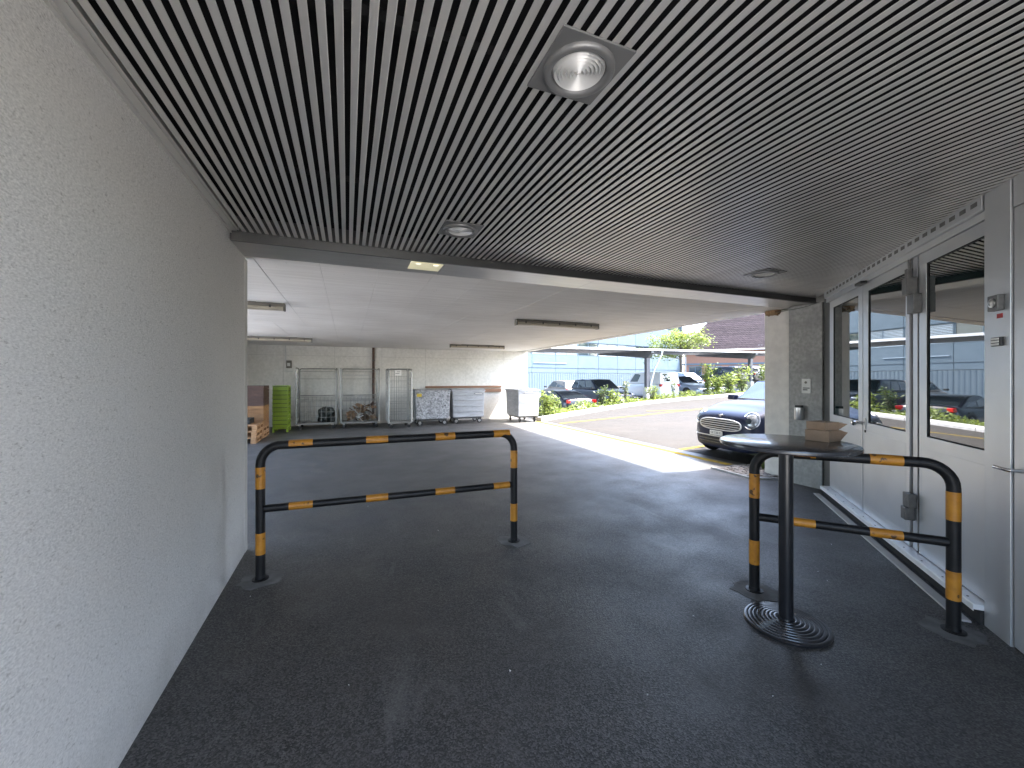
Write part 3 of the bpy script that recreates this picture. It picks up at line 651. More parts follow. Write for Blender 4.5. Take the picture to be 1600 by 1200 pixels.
def batten(x0, x1, y, label):
    t = thing('strip_light', label, 'strip light', ((x0 + x1) / 2, y, 2.556), 0, 'long strip lights under the concrete ceiling'); L = (x1 - x0) / 2
    MB().box(-L, L, -0.045, 0.045, -0.052, -0.008).build('housing', 'lamp_grey', t, bevel=0.004)
    dm = MB()
    pr = [(-0.04, -0.053), (-0.046, -0.075), (-0.036, -0.098), (0, -0.106), (0.036, -0.098), (0.046, -0.075), (0.04, -0.053)]
    n = len(pr); dm._add([(-L + 0.012, a, b) for a, b in pr] + [(L - 0.012, a, b) for a, b in pr], [tuple(range(n)), tuple(range(n, 2 * n))[::-1]] + [(i, (i + 1) % n, n + (i + 1) % n, n + i) for i in range(n)], False)
    dm.build('diffuser', 'lamp_diff', t)
    for sx in (-1, 1): MB().box(sx * L - 0.012, sx * L + 0.012, -0.05, 0.05, -0.107, -0.006).build('end_cap', 'lamp_grey', t, bevel=0.004)
    cl = [MB().box(-L + (i + 0.5) * 2 * L / 5 - 0.012, -L + (i + 0.5) * 2 * L / 5 + 0.012, -0.0485, -0.0455, -0.068, -0.03).build('clip', 'trim_black', t) for i in range(5)]
    MB().box(-L * 0.6, L * 0.6, -0.02, 0.02, -0.008, 0.002).build('mount', 'lamp_grey', t)
batten(-2.52, -0.82, 6.47, 'strip light near the plaster wall, nearest on the left')
batten(-2.55, -0.86, 11.7, 'strip light above the green crates, farther on the left')
batten(2.88, 4.61, 12.05, 'short looking far strip light above the steel bins')
batten(2.76, 4.45, 6.6, 'large near strip light in the middle of the concrete ceiling')

# ------------------------------------------------------------------ striped barriers
def barrier(p, q, label, zt=1.0, zm=0.525, stripes_top=(), r=0.0325, posts=((0.19, 0.35), (0.68, 0.84)), swap=False):
    P = Vector((p[0], p[1], 0)); Q = Vector((q[0], q[1], 0)); d = Q - P; L = d.length
    t = thing('barrier', label, 'barrier', P, math.atan2(d.y, d.x), 'black and orange striped barriers')
    rb = 0.14; pts = [(0, 0, 0.0), (0, 0, zt - rb)]
    for i in range(1, 8): a = math.pi - i * math.pi / 16; pts.append((rb + rb * math.cos(a), 0, zt - rb + rb * math.sin(a)))
    for i in range(0, 8): a = math.pi / 2 - i * math.pi / 16; pts.append((L - rb + rb * math.cos(a), 0, zt - rb + rb * math.sin(a)))
    pts += [(L, 0, zt - rb), (L, 0, 0.0)]
    MB().tube(pts, r, 20).build('frame', 'black', t)
    MB().tube([(r * 0.8, 0, zm), (L - r * 0.8, 0, zm)], r * 0.86, 20).build('mid_rail', 'black', t)
    for a, b in stripes_top:
        MB().tube([(a, 0, zt), (b, 0, zt)], r + 0.0009, 20).build('stripe', 'orange', t)
        MB().tube([(a, 0, zm), (b, 0, zm)], r * 0.86 + 0.0009, 20).build('stripe', 'orange', t)
    for xx in (0, L):
        for a, b in posts: MB().tube([(xx, 0, a), (xx, 0, b)], r + 0.0009, 20).build('stripe', 'orange', t)
        MB().lathe([(0.056, 0.0), (0.056, 0.008), (r + 0.004, 0.010), (r + 0.002, 0.03)], n=24, mtx=Matrix.Translation((xx, 0, 0))).build('foot_ring', 'black', t)
        n = 18; rr = [0.15 * random.uniform(0.75, 1.15) for _ in range(n)]
        MB().prism([(xx + rr[k] * math.cos(2 * math.pi * k / n), rr[k] * math.sin(2 * math.pi * k / n)) for k in range(n)], 0.001, 0.003).build('footing', 'cement', t)
    return t
barrier((-0.604, 3.519), (1.428, 3.471), 'long black and orange striped tube barrier in front of the bins', zt=1.0,
        stripes_top=((0.19, 0.355), (0.745, 0.915), (1.305, 1.475), (1.83, 1.985)))
barrier((2.677, 2.018), (3.341, 1.245), 'short striped barrier behind the round table near the doors', zt=0.99,
        stripes_top=((0.20, 0.35), (0.63, 0.79)), posts=((0.19, 0.36), (0.66, 0.83)))

# ------------------------------------------------------------------ high table and its boxes
tb = thing('high_table', 'round black bar table on a ribbed disc foot before the metal doors', 'table', (2.486, 1.666, 0))
pr = [(0.226, 0.0), (0.228, 0.008)]
for i in range(8):
    r0 = 0.222 - i * 0.0225; z = 0.010 + i * 0.0035
    pr += [(r0, z + 0.0045), (r0 - 0.006, z + 0.006), (r0 - 0.015, z + 0.0045), (r0 - 0.019, z)]
pr += [(0.042, 0.045), (0.042, 0.05)]
MB().lathe(pr, n=64).build('foot', 'table', tb, sharp=25)
MB().lathe([(0.0385, 0.04), (0.0385, 1.085)], n=28).build('pole', 'table', tb)
MB().lathe([(0.15, 1.088), (0.15, 1.080), (0.04, 1.07), (0.04, 1.088)], n=32).build('mount', 'table', tb)
MB().lathe([(0.001, 1.0885), (0.352, 1.0885), (0.360, 1.093), (0.362, 1.105), (0.358, 1.114), (0.350, 1.117), (0.001, 1.117)], n=80, caps=False).build('tabletop', 'tabletop', tb)

def carton(x, y, z, L, W, Hh, rot, label):
    t = thing('carton', label, 'cardboard box', (x, y, z), rot, 'small takeaway cartons'); th = 0.002
    mb = MB(); mb.box(0, L, 0, W, 0, th); mb.box(0, L, 0, th, th, Hh - th); mb.box(0, L, W - th, W, th, Hh - th); mb.box(0, L, 0, W, Hh - th, Hh); mb.box(0, th, th, W - th, th, Hh - th)
    mb.build('box', 'kraft', t)
    MB().slab([(L, 0.004, 0.0), (L, W - 0.004, 0.0), (L + 0.045, W - 0.01, 0.022), (L + 0.045, 0.01, 0.022)], 0.002).build('flap', 'kraft', t)
    MB().slab([(L, 0.004, Hh - 0.002), (L + 0.05, 0.012, Hh * 0.86), (L + 0.05, W - 0.012, Hh * 0.86), (L, W - 0.004, Hh - 0.002)], 0.002).build('flap', 'kraft', t)
    MB().slab([(L, 0.001, 0.003), (L + 0.055, -0.012, Hh * 0.75), (L, 0.001, Hh - 0.003)], 0.002).build('flap', 'kraft', t)
    MB().slab([(L, W - 0.001, 0.003), (L + 0.04, W + 0.018, Hh * 0.6), (L, W - 0.001, Hh - 0.003)], 0.002).build('flap', 'kraft', t)
    return t
carton(2.675, 1.535, 1.1175, 0.14, 0.13, 0.067, R(6), 'lower kraft carton with open flaps on the round table')
carton(2.690, 1.565, 1.1850, 0.12, 0.115, 0.048, R(-4), 'smaller kraft carton stacked on top of the other one')

# ------------------------------------------------------------------ things on the pilaster and column
ic = thing('intercom', 'small white wall intercom plate on the dark pilaster', 'intercom', (5.948, 3.695, 1.40))
MB().box(-0.022, 0.0, -0.058, 0.058, -0.10, 0.10).build('case', 'white_plastic', ic, bevel=0.004)
MB().lathe([(0.017, 0), (0.017, 0.004), (0.001, 0.004)], n=18, mtx=Matrix.Translation((-0.0225, 0.0, 0.05)) @ Matrix.Rotation(R(-90), 4, 'Y')).build('button', 'lamp_grey', ic)
MB().box(-0.026, -0.0222, -0.05, 0.038, -0.034, -0.022).build('slot', 'trim_black', ic)
MB().box(-0.026, -0.0222, -0.022, 0.038, -0.060, -0.046).build('slot', 'trim_black', ic)
at = thing('wall_ashtray', 'small silver cylinder ashtray with black lid on the pilaster', 'ashtray', (5.89, 3.765, 0.925))
MB().lathe([(0.055, 0.0), (0.057, 0.004), (0.057, 0.17)], n=32).build('can', 'steel', at)
MB().lathe([(0.048, 0.172), (0.048, 0.20), (0.044, 0.203)], n=32).build('lid', 'trim_black', at)
MB().box(0.04, 0.06, -0.02, 0.02, 0.06, 0.12).build('bracket', 'steel', at)
ns = thing('bird_nest', 'brown mud nest stuck under the slab at the column top', 'nest', (6.07, 4.27, 2.535))
mb = MB(); n = 14; pr = []
rn = random.Random(3)
for k in range(26):
    a = rn.uniform(0, 6.28); r0 = rn.uniform(0.02, 0.075); z = rn.uniform(-0.065, -0.005)
    mb.obox((r0 * math.cos(a), r0 * 1.3 * math.sin(a), z), (rn.uniform(.012, .025), rn.uniform(-.01, .01), 0), (0, rn.uniform(.012, .025), rn.uniform(-.01, .01)), (0, rn.uniform(-.01, .01), 0.012))
mb.lathe([(0.085, 0.012), (0.082, -0.02), (0.06, -0.05), (0.001, -0.062)], n=12, mtx=Matrix.Diagonal((1, 1.35, 1, 1)), caps=False)
mb.build('mud', 'nest', ns)
pts = [(6.05, 4.25, 2.52), (6.0, 4.1, 2.505), (5.94, 3.93, 2.50), (5.938, 3.8, 2.50), (5.938, 3.66, 2.515), (5.93, 3.55, 2.54)]
tag(MB().tube(pts, 0.005, 6).build('loose_cable', 'jamb'), 'thin dark cable drooping from the nest across the pilaster top', 'cable')

# ------------------------------------------------------------------ stored goods along the back wall
def pallet(x, y, z, label, rot=0):
    t = thing('wooden_pallet', label, 'pallet', (x, y, z), rot, 'stacked wooden pallets')
    Lx, Ly = 0.80, 0.80
    bm = MB().box(-0.05, 0.05, -0.04, 0.04, 0.022, 0.10).mesh('block', 'pallet')
    for ix in (-0.35, 0, 0.35):
        for iy in (-0.36, 0, 0.36): link('block', bm, t, loc=(ix, iy, 0))
    db = MB().box(-Lx / 2, Lx / 2, -0.048, 0.048, 0.122, 0.144).mesh('deck_board', 'pallet')
    for k in range(6): link('deck_board', db, t, loc=(0, -0.35 + k * 0.14, 0))
    sb = MB().box(-0.05, 0.05, -Ly / 2, Ly / 2, 0.10, 0.122).mesh('stringer_board', 'pallet')
    bb = MB().box(-0.05, 0.05, -Ly / 2, Ly / 2, 0.0, 0.022).mesh('bottom_board', 'pallet')
    for ix in (-0.35, 0, 0.35): link('stringer_board', sb, t, loc=(ix, 0, 0)); link('bottom_board', bb, t, loc=(ix, 0, 0))
    return t
for k, lab in enumerate(('bottom wooden pallet of the front stack of three', 'middle wooden pallet of the front stack of three', 'top wooden pallet of the front stack, black crate on it')):
    pallet(-2.37 + 0.012 * k, 11.32, 0.146 * k, lab)
for k, lab in enumerate(('lower wooden pallet under the brown crates', 'upper wooden pallet directly under the brown crates')):
    pallet(-2.37, 12.26, 0.146 * k, lab)
def crate(x, y, z, lx, ly, lz, m, label, name='wooden_crate', rows=3, group='crates and boxes by the pallets'):
    t = thing(name, label, 'crate', (x, y, z), 0, group); th = 0.014
    MB().box(-lx / 2 + th, lx / 2 - th, -ly / 2 + th, ly / 2 - th, 0.0, 0.02).build('base', m, t)
    g = 0.008; hh = (lz - g * (rows - 1)) / rows
    for r in range(rows):
        z0 = r * (hh + g)
        for q in (-1, 1):
            MB().box(-lx / 2, lx / 2, min(q * ly / 2, q * (ly / 2 - th)), max(q * ly / 2, q * (ly / 2 - th)), z0, z0 + hh).build('board', m, t)
            MB().box(min(q * lx / 2, q * (lx / 2 - th)), max(q * lx / 2, q * (lx / 2 - th)), -ly / 2 + th + 0.001, ly / 2 - th - 0.001, z0, z0 + hh).build('board', m, t)
    for sx in (-1, 1):
        for sy in (-1, 1): MB().box(sx * (lx / 2 - th - 0.03) - 0.013, sx * (lx / 2 - th - 0.03) + 0.013, sy * (ly / 2 - th - 0.015) - 0.013, sy * (ly / 2 - th - 0.015) + 0.013, 0.02, lz - 0.002).build('corner_batten', m, t)
    return t
cz = 0.294
for k, (hh, m, lab) in enumerate(((0.26, 'crate_brown', 'light brown wooden crate at the bottom of the tall stack'), (0.26, 'crate_brown', 'light brown wooden crate second from the bottom of the tall stack'),
                                   (0.25, 'crate_dark', 'dark brown wooden crate third up in the tall stack'), (0.25, 'crate_dark', 'dark brown wooden crate on top of the tall stack'))):
    crate(-2.37, 12.26, cz, 0.80, 0.80, hh, m, lab); cz += hh + 0.003
crate(-2.42, 11.32, 0.44, 0.6, 0.5, 0.12, 'trim_black', 'low black crate lying on the front pallets', rows=2)

def green_crate():
    t = thing('green_crate', 'x', 'crate', (0, 0, 0), 0, 'stack of lime green plastic crates')
    lx, ly, hh, th = 0.40, 0.60, 0.118, 0.006
    mb = MB()
    for q in (-1, 1):
        mb.box(-lx / 2 + 0.008, lx / 2 - 0.008, *sorted((q * (ly / 2 - 0.016), q * (ly / 2 - 0.022))), 0.006, hh - 0.036)
        mb.box(*sorted((q * (lx / 2 - 0.016), q * (lx / 2 - 0.022))), -ly / 2 + 0.0145, ly / 2 - 0.0145, 0.006, hh - 0.036)
    mb.build('wall', 'green', t)
    MB().box(-lx / 2 + 0.012, lx / 2 - 0.012, -ly / 2 + 0.012, ly / 2 - 0.012, 0.0, 0.006).build('base', 'green', t)
    rm = MB()
    for q in (-1, 1):
        rm.box(-lx / 2, lx / 2, *sorted((q * ly / 2, q * (ly / 2 - 0.014))), hh - 0.018, hh); rm.box(*sorted((q * lx / 2, q * (lx / 2 - 0.014))), -ly / 2 + 0.0145, ly / 2 - 0.0145, hh - 0.018, hh)
    rm.build('rim', 'green', t, bevel=0.002)
    rb = MB()
    for i in range(7):
        xx = -0.17 + i * 0.0567
        for q in (-1, 1): rb.box(xx - 0.003, xx + 0.003, *sorted((q * (ly / 2 - 0.016), q * (ly / 2 - 0.006))), 0.008, hh - 0.0185)
    for i in range(10):
        yy = -0.27 + i * 0.06
        for q in (-1, 1): rb.box(*sorted((q * (lx / 2 - 0.016), q * (lx / 2 - 0.006))), yy - 0.003, yy + 0.003, 0.008, hh - 0.0185)
    rb.build('rib', 'green', t)
    gs = MB()
    for q in (-1, 1):
        gs.box(-lx / 2 + 0.03, lx / 2 - 0.03, *sorted((q * (ly / 2 - 0.020), q * (ly / 2 - 0.009))), hh - 0.034, hh - 0.0185)
        gs.box(*sorted((q * (lx / 2 - 0.020), q * (lx / 2 - 0.009))), -ly / 2 + 0.03, ly / 2 - 0.03, hh - 0.034, hh - 0.0185)
    gs.build('seam_shade', 'trim_black', t)  # black strips painting the shade in the seams between crates
    return t
ords = ['lowest', 'second', 'third', 'fourth', 'fifth', 'sixth', 'seventh', 'eighth', 'ninth', 'topmost']
g0 = green_crate(); g0.location = (-1.745, 13.25, 0.13); g0['label'] = 'lowest lime green plastic crate, standing on the green dolly'
for k in range(1, 10):
    dup(g0, (-1.745 + random.uniform(-.004, .004), 13.25, 0.13 + 0.118 * k), random.uniform(-.008, .008),
        f'{ords[k]} lime green crate ' + ('of the green stack' if k == 9 else 'counted from the bottom of the green stack'))
dl = thing('crate_dolly', 'lime green dolly with short legs under the green crates', 'dolly', (-1.745, 13.25, 0))
MB().box(-0.20, 0.20, -0.30, 0.30, 0.09, 0.128).build('deck', 'green', dl, bevel=0.003)
for sx in (-1, 1):
    for sy in (-1, 1): MB().box(sx * 0.17 - 0.025, sx * 0.17 + 0.025, sy * 0.26 - 0.03, sy * 0.26 + 0.03, 0.0, 0.09).build('leg', 'green', dl)

def caster(x, y, r=0.05):
    mb = MB(); mb.lathe([(0.012, -0.016), (r - 0.006, -0.016), (r, -0.010), (r, 0.010), (r - 0.006, 0.016), (0.012, 0.016)], n=18, mtx=Matrix.Translation((x, y, r)) @ Matrix.Rotation(R(90), 4, 'X'))
    return mb
def cage(x0, x1, y0, y1, h, label, kind):
    t = thing('roll_cage', label, 'roll cage', ((x0 + x1) / 2, (y0 + y1) / 2, 0), 0, 'wire roll cages along the back wall')
    w = (x1 - x0) / 2; d = (y1 - y0) / 2; zb = 0.15; rt = 0.015; rw = 0.0045
    for sx in (-1, 1):
        for sy in (-1, 1):
            wl_ = caster(sx * (w - 0.09), sy * (d - 0.09)).build('caster', 'rubber', t)
            MB().box(sx * (w - 0.09) - 0.022, sx * (w - 0.09) + 0.022, sy * (d - 0.09) - 0.03, sy * (d - 0.09) + 0.03, 0.102, zb - 0.002).build('caster_fork', 'cage', wl_)
    MB().box(-w, w, -d, d, zb, zb + 0.022).build('base', 'cage', t, bevel=0.003)
    def frame(pts, rr=rt): return MB().tube(pts, rr, 8)
    def hoop(a, b, z0, z1, rb=0.06):
        a = Vector(a); b = Vector(b); dd = (b - a).normalized(); L = (b - a).length; pts = [a + Vector((0, 0, z0))]
        for i in range(5): q = math.pi - i * math.pi / 8; pts.append(a + dd * (rb + rb * math.cos(q)) + Vector((0, 0, z1 - rb + rb * math.sin(q))))
        for i in range(5): q = math.pi / 2 - i * math.pi / 8; pts.append(a + dd * (L - rb + rb * math.cos(q)) + Vector((0, 0, z1 - rb + rb * math.sin(q))))
        pts.append(b + Vector((0, 0, z0))); return pts
    z0 = zb + 0.024
    full = kind == 'full'
    def mesh_panel(a, b, zlo, zhi, nv, nh, name):
        a = Vector(a); b = Vector(b); mb = MB()
        for i in range(1, nv): p = a.lerp(b, i / nv); mb.bar(p + Vector((0, 0, zlo)), p + Vector((0, 0, zhi)), rw * 2, rw * 2)
        for j in range(nh + 1): z = lerp(zlo, zhi, j / nh); mb.bar(a + Vector((0, 0, z)), b + Vector((0, 0, z)), rw * 2, rw * 2)
        return stuff(mb.build(name, 'cage', t))
    # side frames and back frame
    for sx in (-1, 1):
        MB().tube(hoop((sx * w, -d + 0.02, 0), (sx * w, d - 0.02, 0), z0, h), rt, 8).build('side_frame', 'cage', t)
        mesh_panel((sx * w, -d + 0.03, 0), (sx * w, d - 0.03, 0), z0 + 0.02, h - 0.1 if full else 0.92, 6, 8 if full else 5, 'side_mesh')
        if not full:
            for z in (1.05, 1.38, 1.66): MB().tube([(sx * w, -d + 0.02, z), (sx * w, d - 0.02, z)], 0.006, 6).build('side_bar', 'cage', t)
    MB().tube(hoop((-w + 0.03, d, 0), (w - 0.03, d, 0), z0, h), rt, 8).build('back_frame', 'cage', t)
    mesh_panel((-w + 0.04, d, 0), (w - 0.04, d, 0), z0 + 0.02, h - 0.05 if full else 0.92, 9, 9 if full else 5, 'back_mesh')
    if full:
        MB().tube(hoop((-w + 0.02, -d, 0), (w - 0.02, -d, 0), z0, h), rt, 8).build('front_frame', 'cage', t)
        mesh_panel((-w + 0.03, -d, 0), (w - 0.03, -d, 0), z0 + 0.02, h - 0.04, 9, 5, 'front_mesh')
        sg = MB().box(-0.17, 0.03, -d - 0.022, -d - 0.016, h - 0.20, h - 0.035).build('paper_sign', 'paper', t)
        for (a, b, z) in ((-0.10, -0.01, h - 0.085), (-0.15, -0.03, h - 0.135)): MB().box(a, b, -d - 0.0235, -d - 0.0222, z - 0.006, z + 0.006).build('printed_line', 'print', sg)
    else:
        for z in (0.86, 0.985, 1.50, 1.73): MB().tube([(-w + 0.02, d, z), (w - 0.02, d, z)], 0.007, 6).build('back_bar', 'cage', t)
        MB().tube([(-w, -d, z0), (-w, -d, 0.86), (w, -d, 0.86), (w, -d, z0)], 0.010, 8).build('front_gate', 'cage', t)
        MB().tube([(-w, -d, 1.0), (w, -d, 1.0)], 0.009, 8).build('front_bar', 'cage', t)
        for sx in (-1, 1): MB().box(sx * (w - 0.012) - 0.016, sx * (w - 0.012) + 0.016, -d - 0.012, -d + 0.012, z0, h - 0.04).build('front_post', 'cage', t)
        mesh_panel((-w + 0.02, -d, 0), (w - 0.02, -d, 0), z0 + 0.01, 0.84, 8, 4 if kind == 'a' else 1, 'front_mesh')
    return t
cage(-1.40, -0.31, 13.35, 14.15, 1.82, 'wide roll cage beside the green crates with a black bag inside', 'a')
cage(-0.19, 0.92, 13.25, 14.05, 1.82, 'wide roll cage full of crushed cardboard', 'b')
cage(1.14, 1.84, 12.68, 13.48, 1.80, 'narrow full mesh roll cage with a paper sign', 'full')
# bin bag
me = bpy.data.meshes.new('bin_bag'); bm = bmesh.new(); bmesh.ops.create_icosphere(bm, subdivisions=4, radius=1)
rr = random.Random(11)
lob = [(Vector((rr.uniform(-1, 1), rr.uniform(-1, 1), rr.uniform(-1, 1))).normalized(), rr.uniform(4, 11), rr.uniform(.02, .07)) for _ in range(14)]
for v in bm.verts:
    n = v.co.normalized(); k = 1 + sum(a * math.sin(f * n.dot(dv)) for dv, f, a in lob)
    v.co = Vector((n.x * 0.25 * k, n.y * 0.27 * k, max(-0.20, n.z * 0.27 * k)))
for f in bm.faces: f.smooth = True
bm.to_mesh(me); bm.free(); me.materials.append(M['bag'])
bo = link('bin_bag', me, loc=(-0.575, 13.72, 0.374)); tag(bo, 'black rubbish bag lying inside the first roll cage', 'rubbish bag')
# crushed cardboard
cbm = ['cardboard', 'cardboard', 'cardboard', 'paper', 'kraft', 'crate_dark']
rr = random.Random(21)
for k in range(66):
    lx, ly = rr.uniform(.10, .26), rr.uniform(.08, .22)
    x = rr.uniform(-0.02, 0.78); y = rr.uniform(13.40, 13.88); z = 0.20 + 0.46 * (k / 66) + rr.uniform(0, .05)
    if z > 0.5 and x < 0.1: x += 0.2
    mb = MB(); fold = rr.uniform(-.05, .05)
    mb.slab([(-lx / 2, -ly / 2, 0), (0, -ly / 2, fold), (0, ly / 2, fold), (-lx / 2, ly / 2, 0)], 0.006); mb.slab([(0, -ly / 2, fold), (lx / 2, -ly / 2, rr.uniform(-.03, .03)), (lx / 2, ly / 2, rr.uniform(-.03, .03)), (0, ly / 2, fold)], 0.006)
    o = mb.build('cardboard_scrap', cbm[k % 6], loc=(x, y, z), rot=(rr.uniform(-.9, .9), rr.uniform(-.5, .5), rr.uniform(0, 6.28)))
    tag(o, {3: 'crumpled sheet of white paper among the waste cardboard', 5: 'dark brown scrap of board among the waste cardboard'}.get(k % 6, 'crumpled piece of waste cardboard heaped in the second roll cage'), 'cardboard', 'waste cardboard in the roll cage')

# galvanised bins
def bin_(x, y, rot, L, W, label, style):
    t = thing('waste_bin', label, 'waste container', (x, y, 0), rot, 'galvanised wheeled waste bins')
    h0, h1 = 0.21, 1.13; gm = 'galv' if style == 1 else 'galv_smooth'
    def ring(z, k): return [(-L / 2 * k, -W / 2 * k, z), (L / 2 * k, -W / 2 * k, z), (L / 2 * k, W / 2 * k, z), (-L / 2 * k, W / 2 * k, z)]
    mb = MB(); a = ring(h0, 0.95); b = ring(h1, 1.0); mb._add(a + b, [(0, 3, 2, 1), (4, 5, 6, 7)] + [(i, (i + 1) % 4, 4 + (i + 1) % 4, 4 + i) for i in range(4)])
    mb.build('body', gm, t, bevel=0.02)
    mb = MB()
    for q in (-1, 1): mb.box(-L / 2 - 0.02, L / 2 + 0.02, *sorted((q * W / 2, q * (W / 2 + 0.022))), h1 - 0.045, h1 - 0.005); mb.box(*sorted((q * L / 2, q * (L / 2 + 0.022))), -W / 2 + 0.002, W / 2 - 0.002, h1 - 0.043, h1 - 0.007)
    mb.build('rim', gm, t, bevel=0.004)
    n = 8; pts = []
    lid = MB(); pr = [(-W / 2 - 0.01 + (W + 0.02) * i / n, h1 + 0.004 + 0.045 * math.sin(math.pi * i / n)) for i in range(n + 1)]
    pr = pr + [(W / 2 + 0.01, h1)] + [(-W / 2 - 0.01, h1)]; m = len(pr)
    lid._add([(-L / 2 - 0.01, p, q) for p, q in pr] + [(L / 2 + 0.01, p, q) for p, q in pr], [tuple(range(m)), tuple(range(m, 2 * m))[::-1]] + [(i, (i + 1) % m, m + (i + 1) % m, m + i) for i in range(m)])
    lid.build('lid', gm, t)
    for sx in (-1, 1):
        for sy in (-1, 1):
            c = caster(sx * (L / 2 - 0.16), sy * (W / 2 - 0.12), 0.085).build('wheel', 'rubber', t)
            MB().lathe([(0.001, -0.022), (0.05, -0.020), (0.05, 0.020), (0.001, 0.022)], n=14, mtx=Matrix.Translation((sx * (L / 2 - 0.16), sy * (W / 2 - 0.12), 0.085)) @ Matrix.Rotation(R(90), 4, 'X'), caps=False).build('hub', 'cage', c)
            MB().box(sx * (L / 2 - 0.16) - 0.03, sx * (L / 2 - 0.16) + 0.03, sy * (W / 2 - 0.12) - 0.035, sy * (W / 2 - 0.12) + 0.035, 0.172, h0 + 0.01).build('wheel_fork', 'cage', c)
    MB().box(-L / 2 + 0.1, L / 2 - 0.1, -W / 2 + 0.06, W / 2 - 0.06, 0.16, h0 + 0.012).build('underframe', 'trim_dark', t)
    f = -W / 2
    if style == 1:
        s = MB().box(-L / 2 + 0.05, -L / 2 + 0.20, f - 0.004, f + 0.02, 0.93, 1.03).build('warning_sticker', 'yellow_sticker', t); s.location = (0, -0.002, 0)
        MB().box(-L / 2 + 0.03, -L / 2 + 0.11, f - 0.008, f + 0.0, 1.045, 1.065).build('printed_mark', 'print', t)
        MB().lathe([(0.024, 0), (0.024, 0.02), (0.001, 0.02)], n=16, mtx=Matrix.Translation((L / 2 - 0.17, f + 0.012, 0.64)) @ Matrix.Rotation(R(90), 4, 'X')).build('drain_plug', 'trim_black', t)
    if style == 2:
        for z in (0.40, 0.58, 0.78, 0.95): MB().box(-L / 2 + 0.06, L / 2 - 0.06, f - 0.030, f + 0.03, z, z + 0.03).build('rib', gm, t, bevel=0.004)
        s = MB().box(L / 2 - 0.36, L / 2 - 0.09, f - 0.018, f + 0.02, 0.985, 1.03).build('name_label', 'print', t)
        MB().box(L / 2 - 0.345, L / 2 - 0.105, f - 0.0195, f - 0.0182, 0.998, 1.018).build('label_print', 'paper', s)
    for sx in (-1, 1): MB().tube([(sx * (L / 2 + 0.02), -0.18, h1 - 0.10), (sx * (L / 2 + 0.06), -0.18, h1 - 0.10), (sx * (L / 2 + 0.06), 0.18, h1 - 0.10), (sx * (L / 2 + 0.02), 0.18, h1 - 0.10)], 0.012, 8).build('handle', 'cage', t)
    return t
bin_(2.545, 13.40, 0, 1.12, 0.78, 'spangled steel bin with a yellow sticker beside the paper signed cage', 1)
bin_(3.785, 13.58, 0, 1.13, 0.78, 'ribbed steel bin with a dark framed label', 2)
bin_(5.79, 13.30, R(90), 1.18, 0.80, 'steel bin standing half in the sun beside the road kerb', 0)

# pipes and boxes on the back wall
cdt = thing('wall_conduit', 'white conduit with a switch box on the back wall above the first cage', 'conduit', (-1.81, 14.488, 0))
MB().box(-0.022, 0.022, -0.02, 0.02, 1.72, 2.55).build('conduit', 'white_plastic', cdt)
MB().box(0.024, 0.20, -0.012, 0.01, 1.72, 1.76).build('conduit', 'white_plastic', cdt)
sb = MB().box(0.03, 0.18, -0.075, 0.01, 1.84, 2.08).build('switch_box', 'lamp_grey', cdt, bevel=0.006)
MB().box(0.06, 0.14, -0.081, -0.0755, 1.90, 2.0).build('socket_cover', 'white_plastic', sb)
dp = thing('drain_pipe', 'dark brown drain pipe running down the back wall', 'pipe', (0.81, 14.44, 0))
MB().tube([(0, 0, 0), (0, 0, 2.555)], 0.04, 12).build('pipe', 'crate_dark', dp)
for z in (0.4, 1.3, 2.1): MB().lathe([(0.047, z), (0.047, z + 0.04)], n=14).build('pipe_clip', 'trim_dark', dp)
wf = thing('wall_trunking', 'thin pale trunking bent in a frame on the wall behind the cages', 'conduit', (0, 14.487, 0))
MB().box(-0.20, 0.70, -0.012, 0.012, 1.60, 1.645).build('trunking', 'white_plastic', wf)
MB().box(0.66, 0.70, -0.0125, 0.0125, 0.4, 1.599).build('trunking', 'white_plastic', wf)

# ------------------------------------------------------------------ parked cars
def wheel(t, x, y, r, side, m_rim='steel'):
    mtx = Matrix.Translation((x, y, r)) @ Matrix.Rotation(R(-90 * side), 4, 'X')
    w = MB().lathe([(r * 0.62, -0.09), (r * 0.92, -0.095), (r, -0.07), (r, 0.07), (r * 0.92, 0.095), (r * 0.66, 0.092), (r * 0.62, 0.07)], n=28, mtx=mtx).build('wheel', 'rubber', t)
    mb = MB(); mb.lathe([(0.001, 0.085), (r * 0.18, 0.085), (r * 0.2, 0.07)], n=14, mtx=mtx, caps=False)
    mb.lathe([(r * 0.58, 0.05), (r * 0.6, 0.088), (r * 0.65, 0.091), (r * 0.65, 0.05)], n=28, mtx=mtx, caps=False)
    for k in range(6):
        a = 2 * math.pi * k / 6; p = mtx @ Vector((0.1 * r * math.cos(a), 0.1 * r * math.sin(a), 0.075)); q = mtx @ Vector((0.6 * r * math.cos(a), 0.6 * r * math.sin(a), 0.08))
        mb.bar(p, q, r * 0.13, 0.02, up=(0, side, 0))
    mb.build('rim', m_rim, w)
def bil(a, b, c, d, u, v): return (Vector(a) * (1 - u) + Vector(b) * u) * (1 - v) + (Vector(d) * (1 - u) + Vector(c) * u) * v
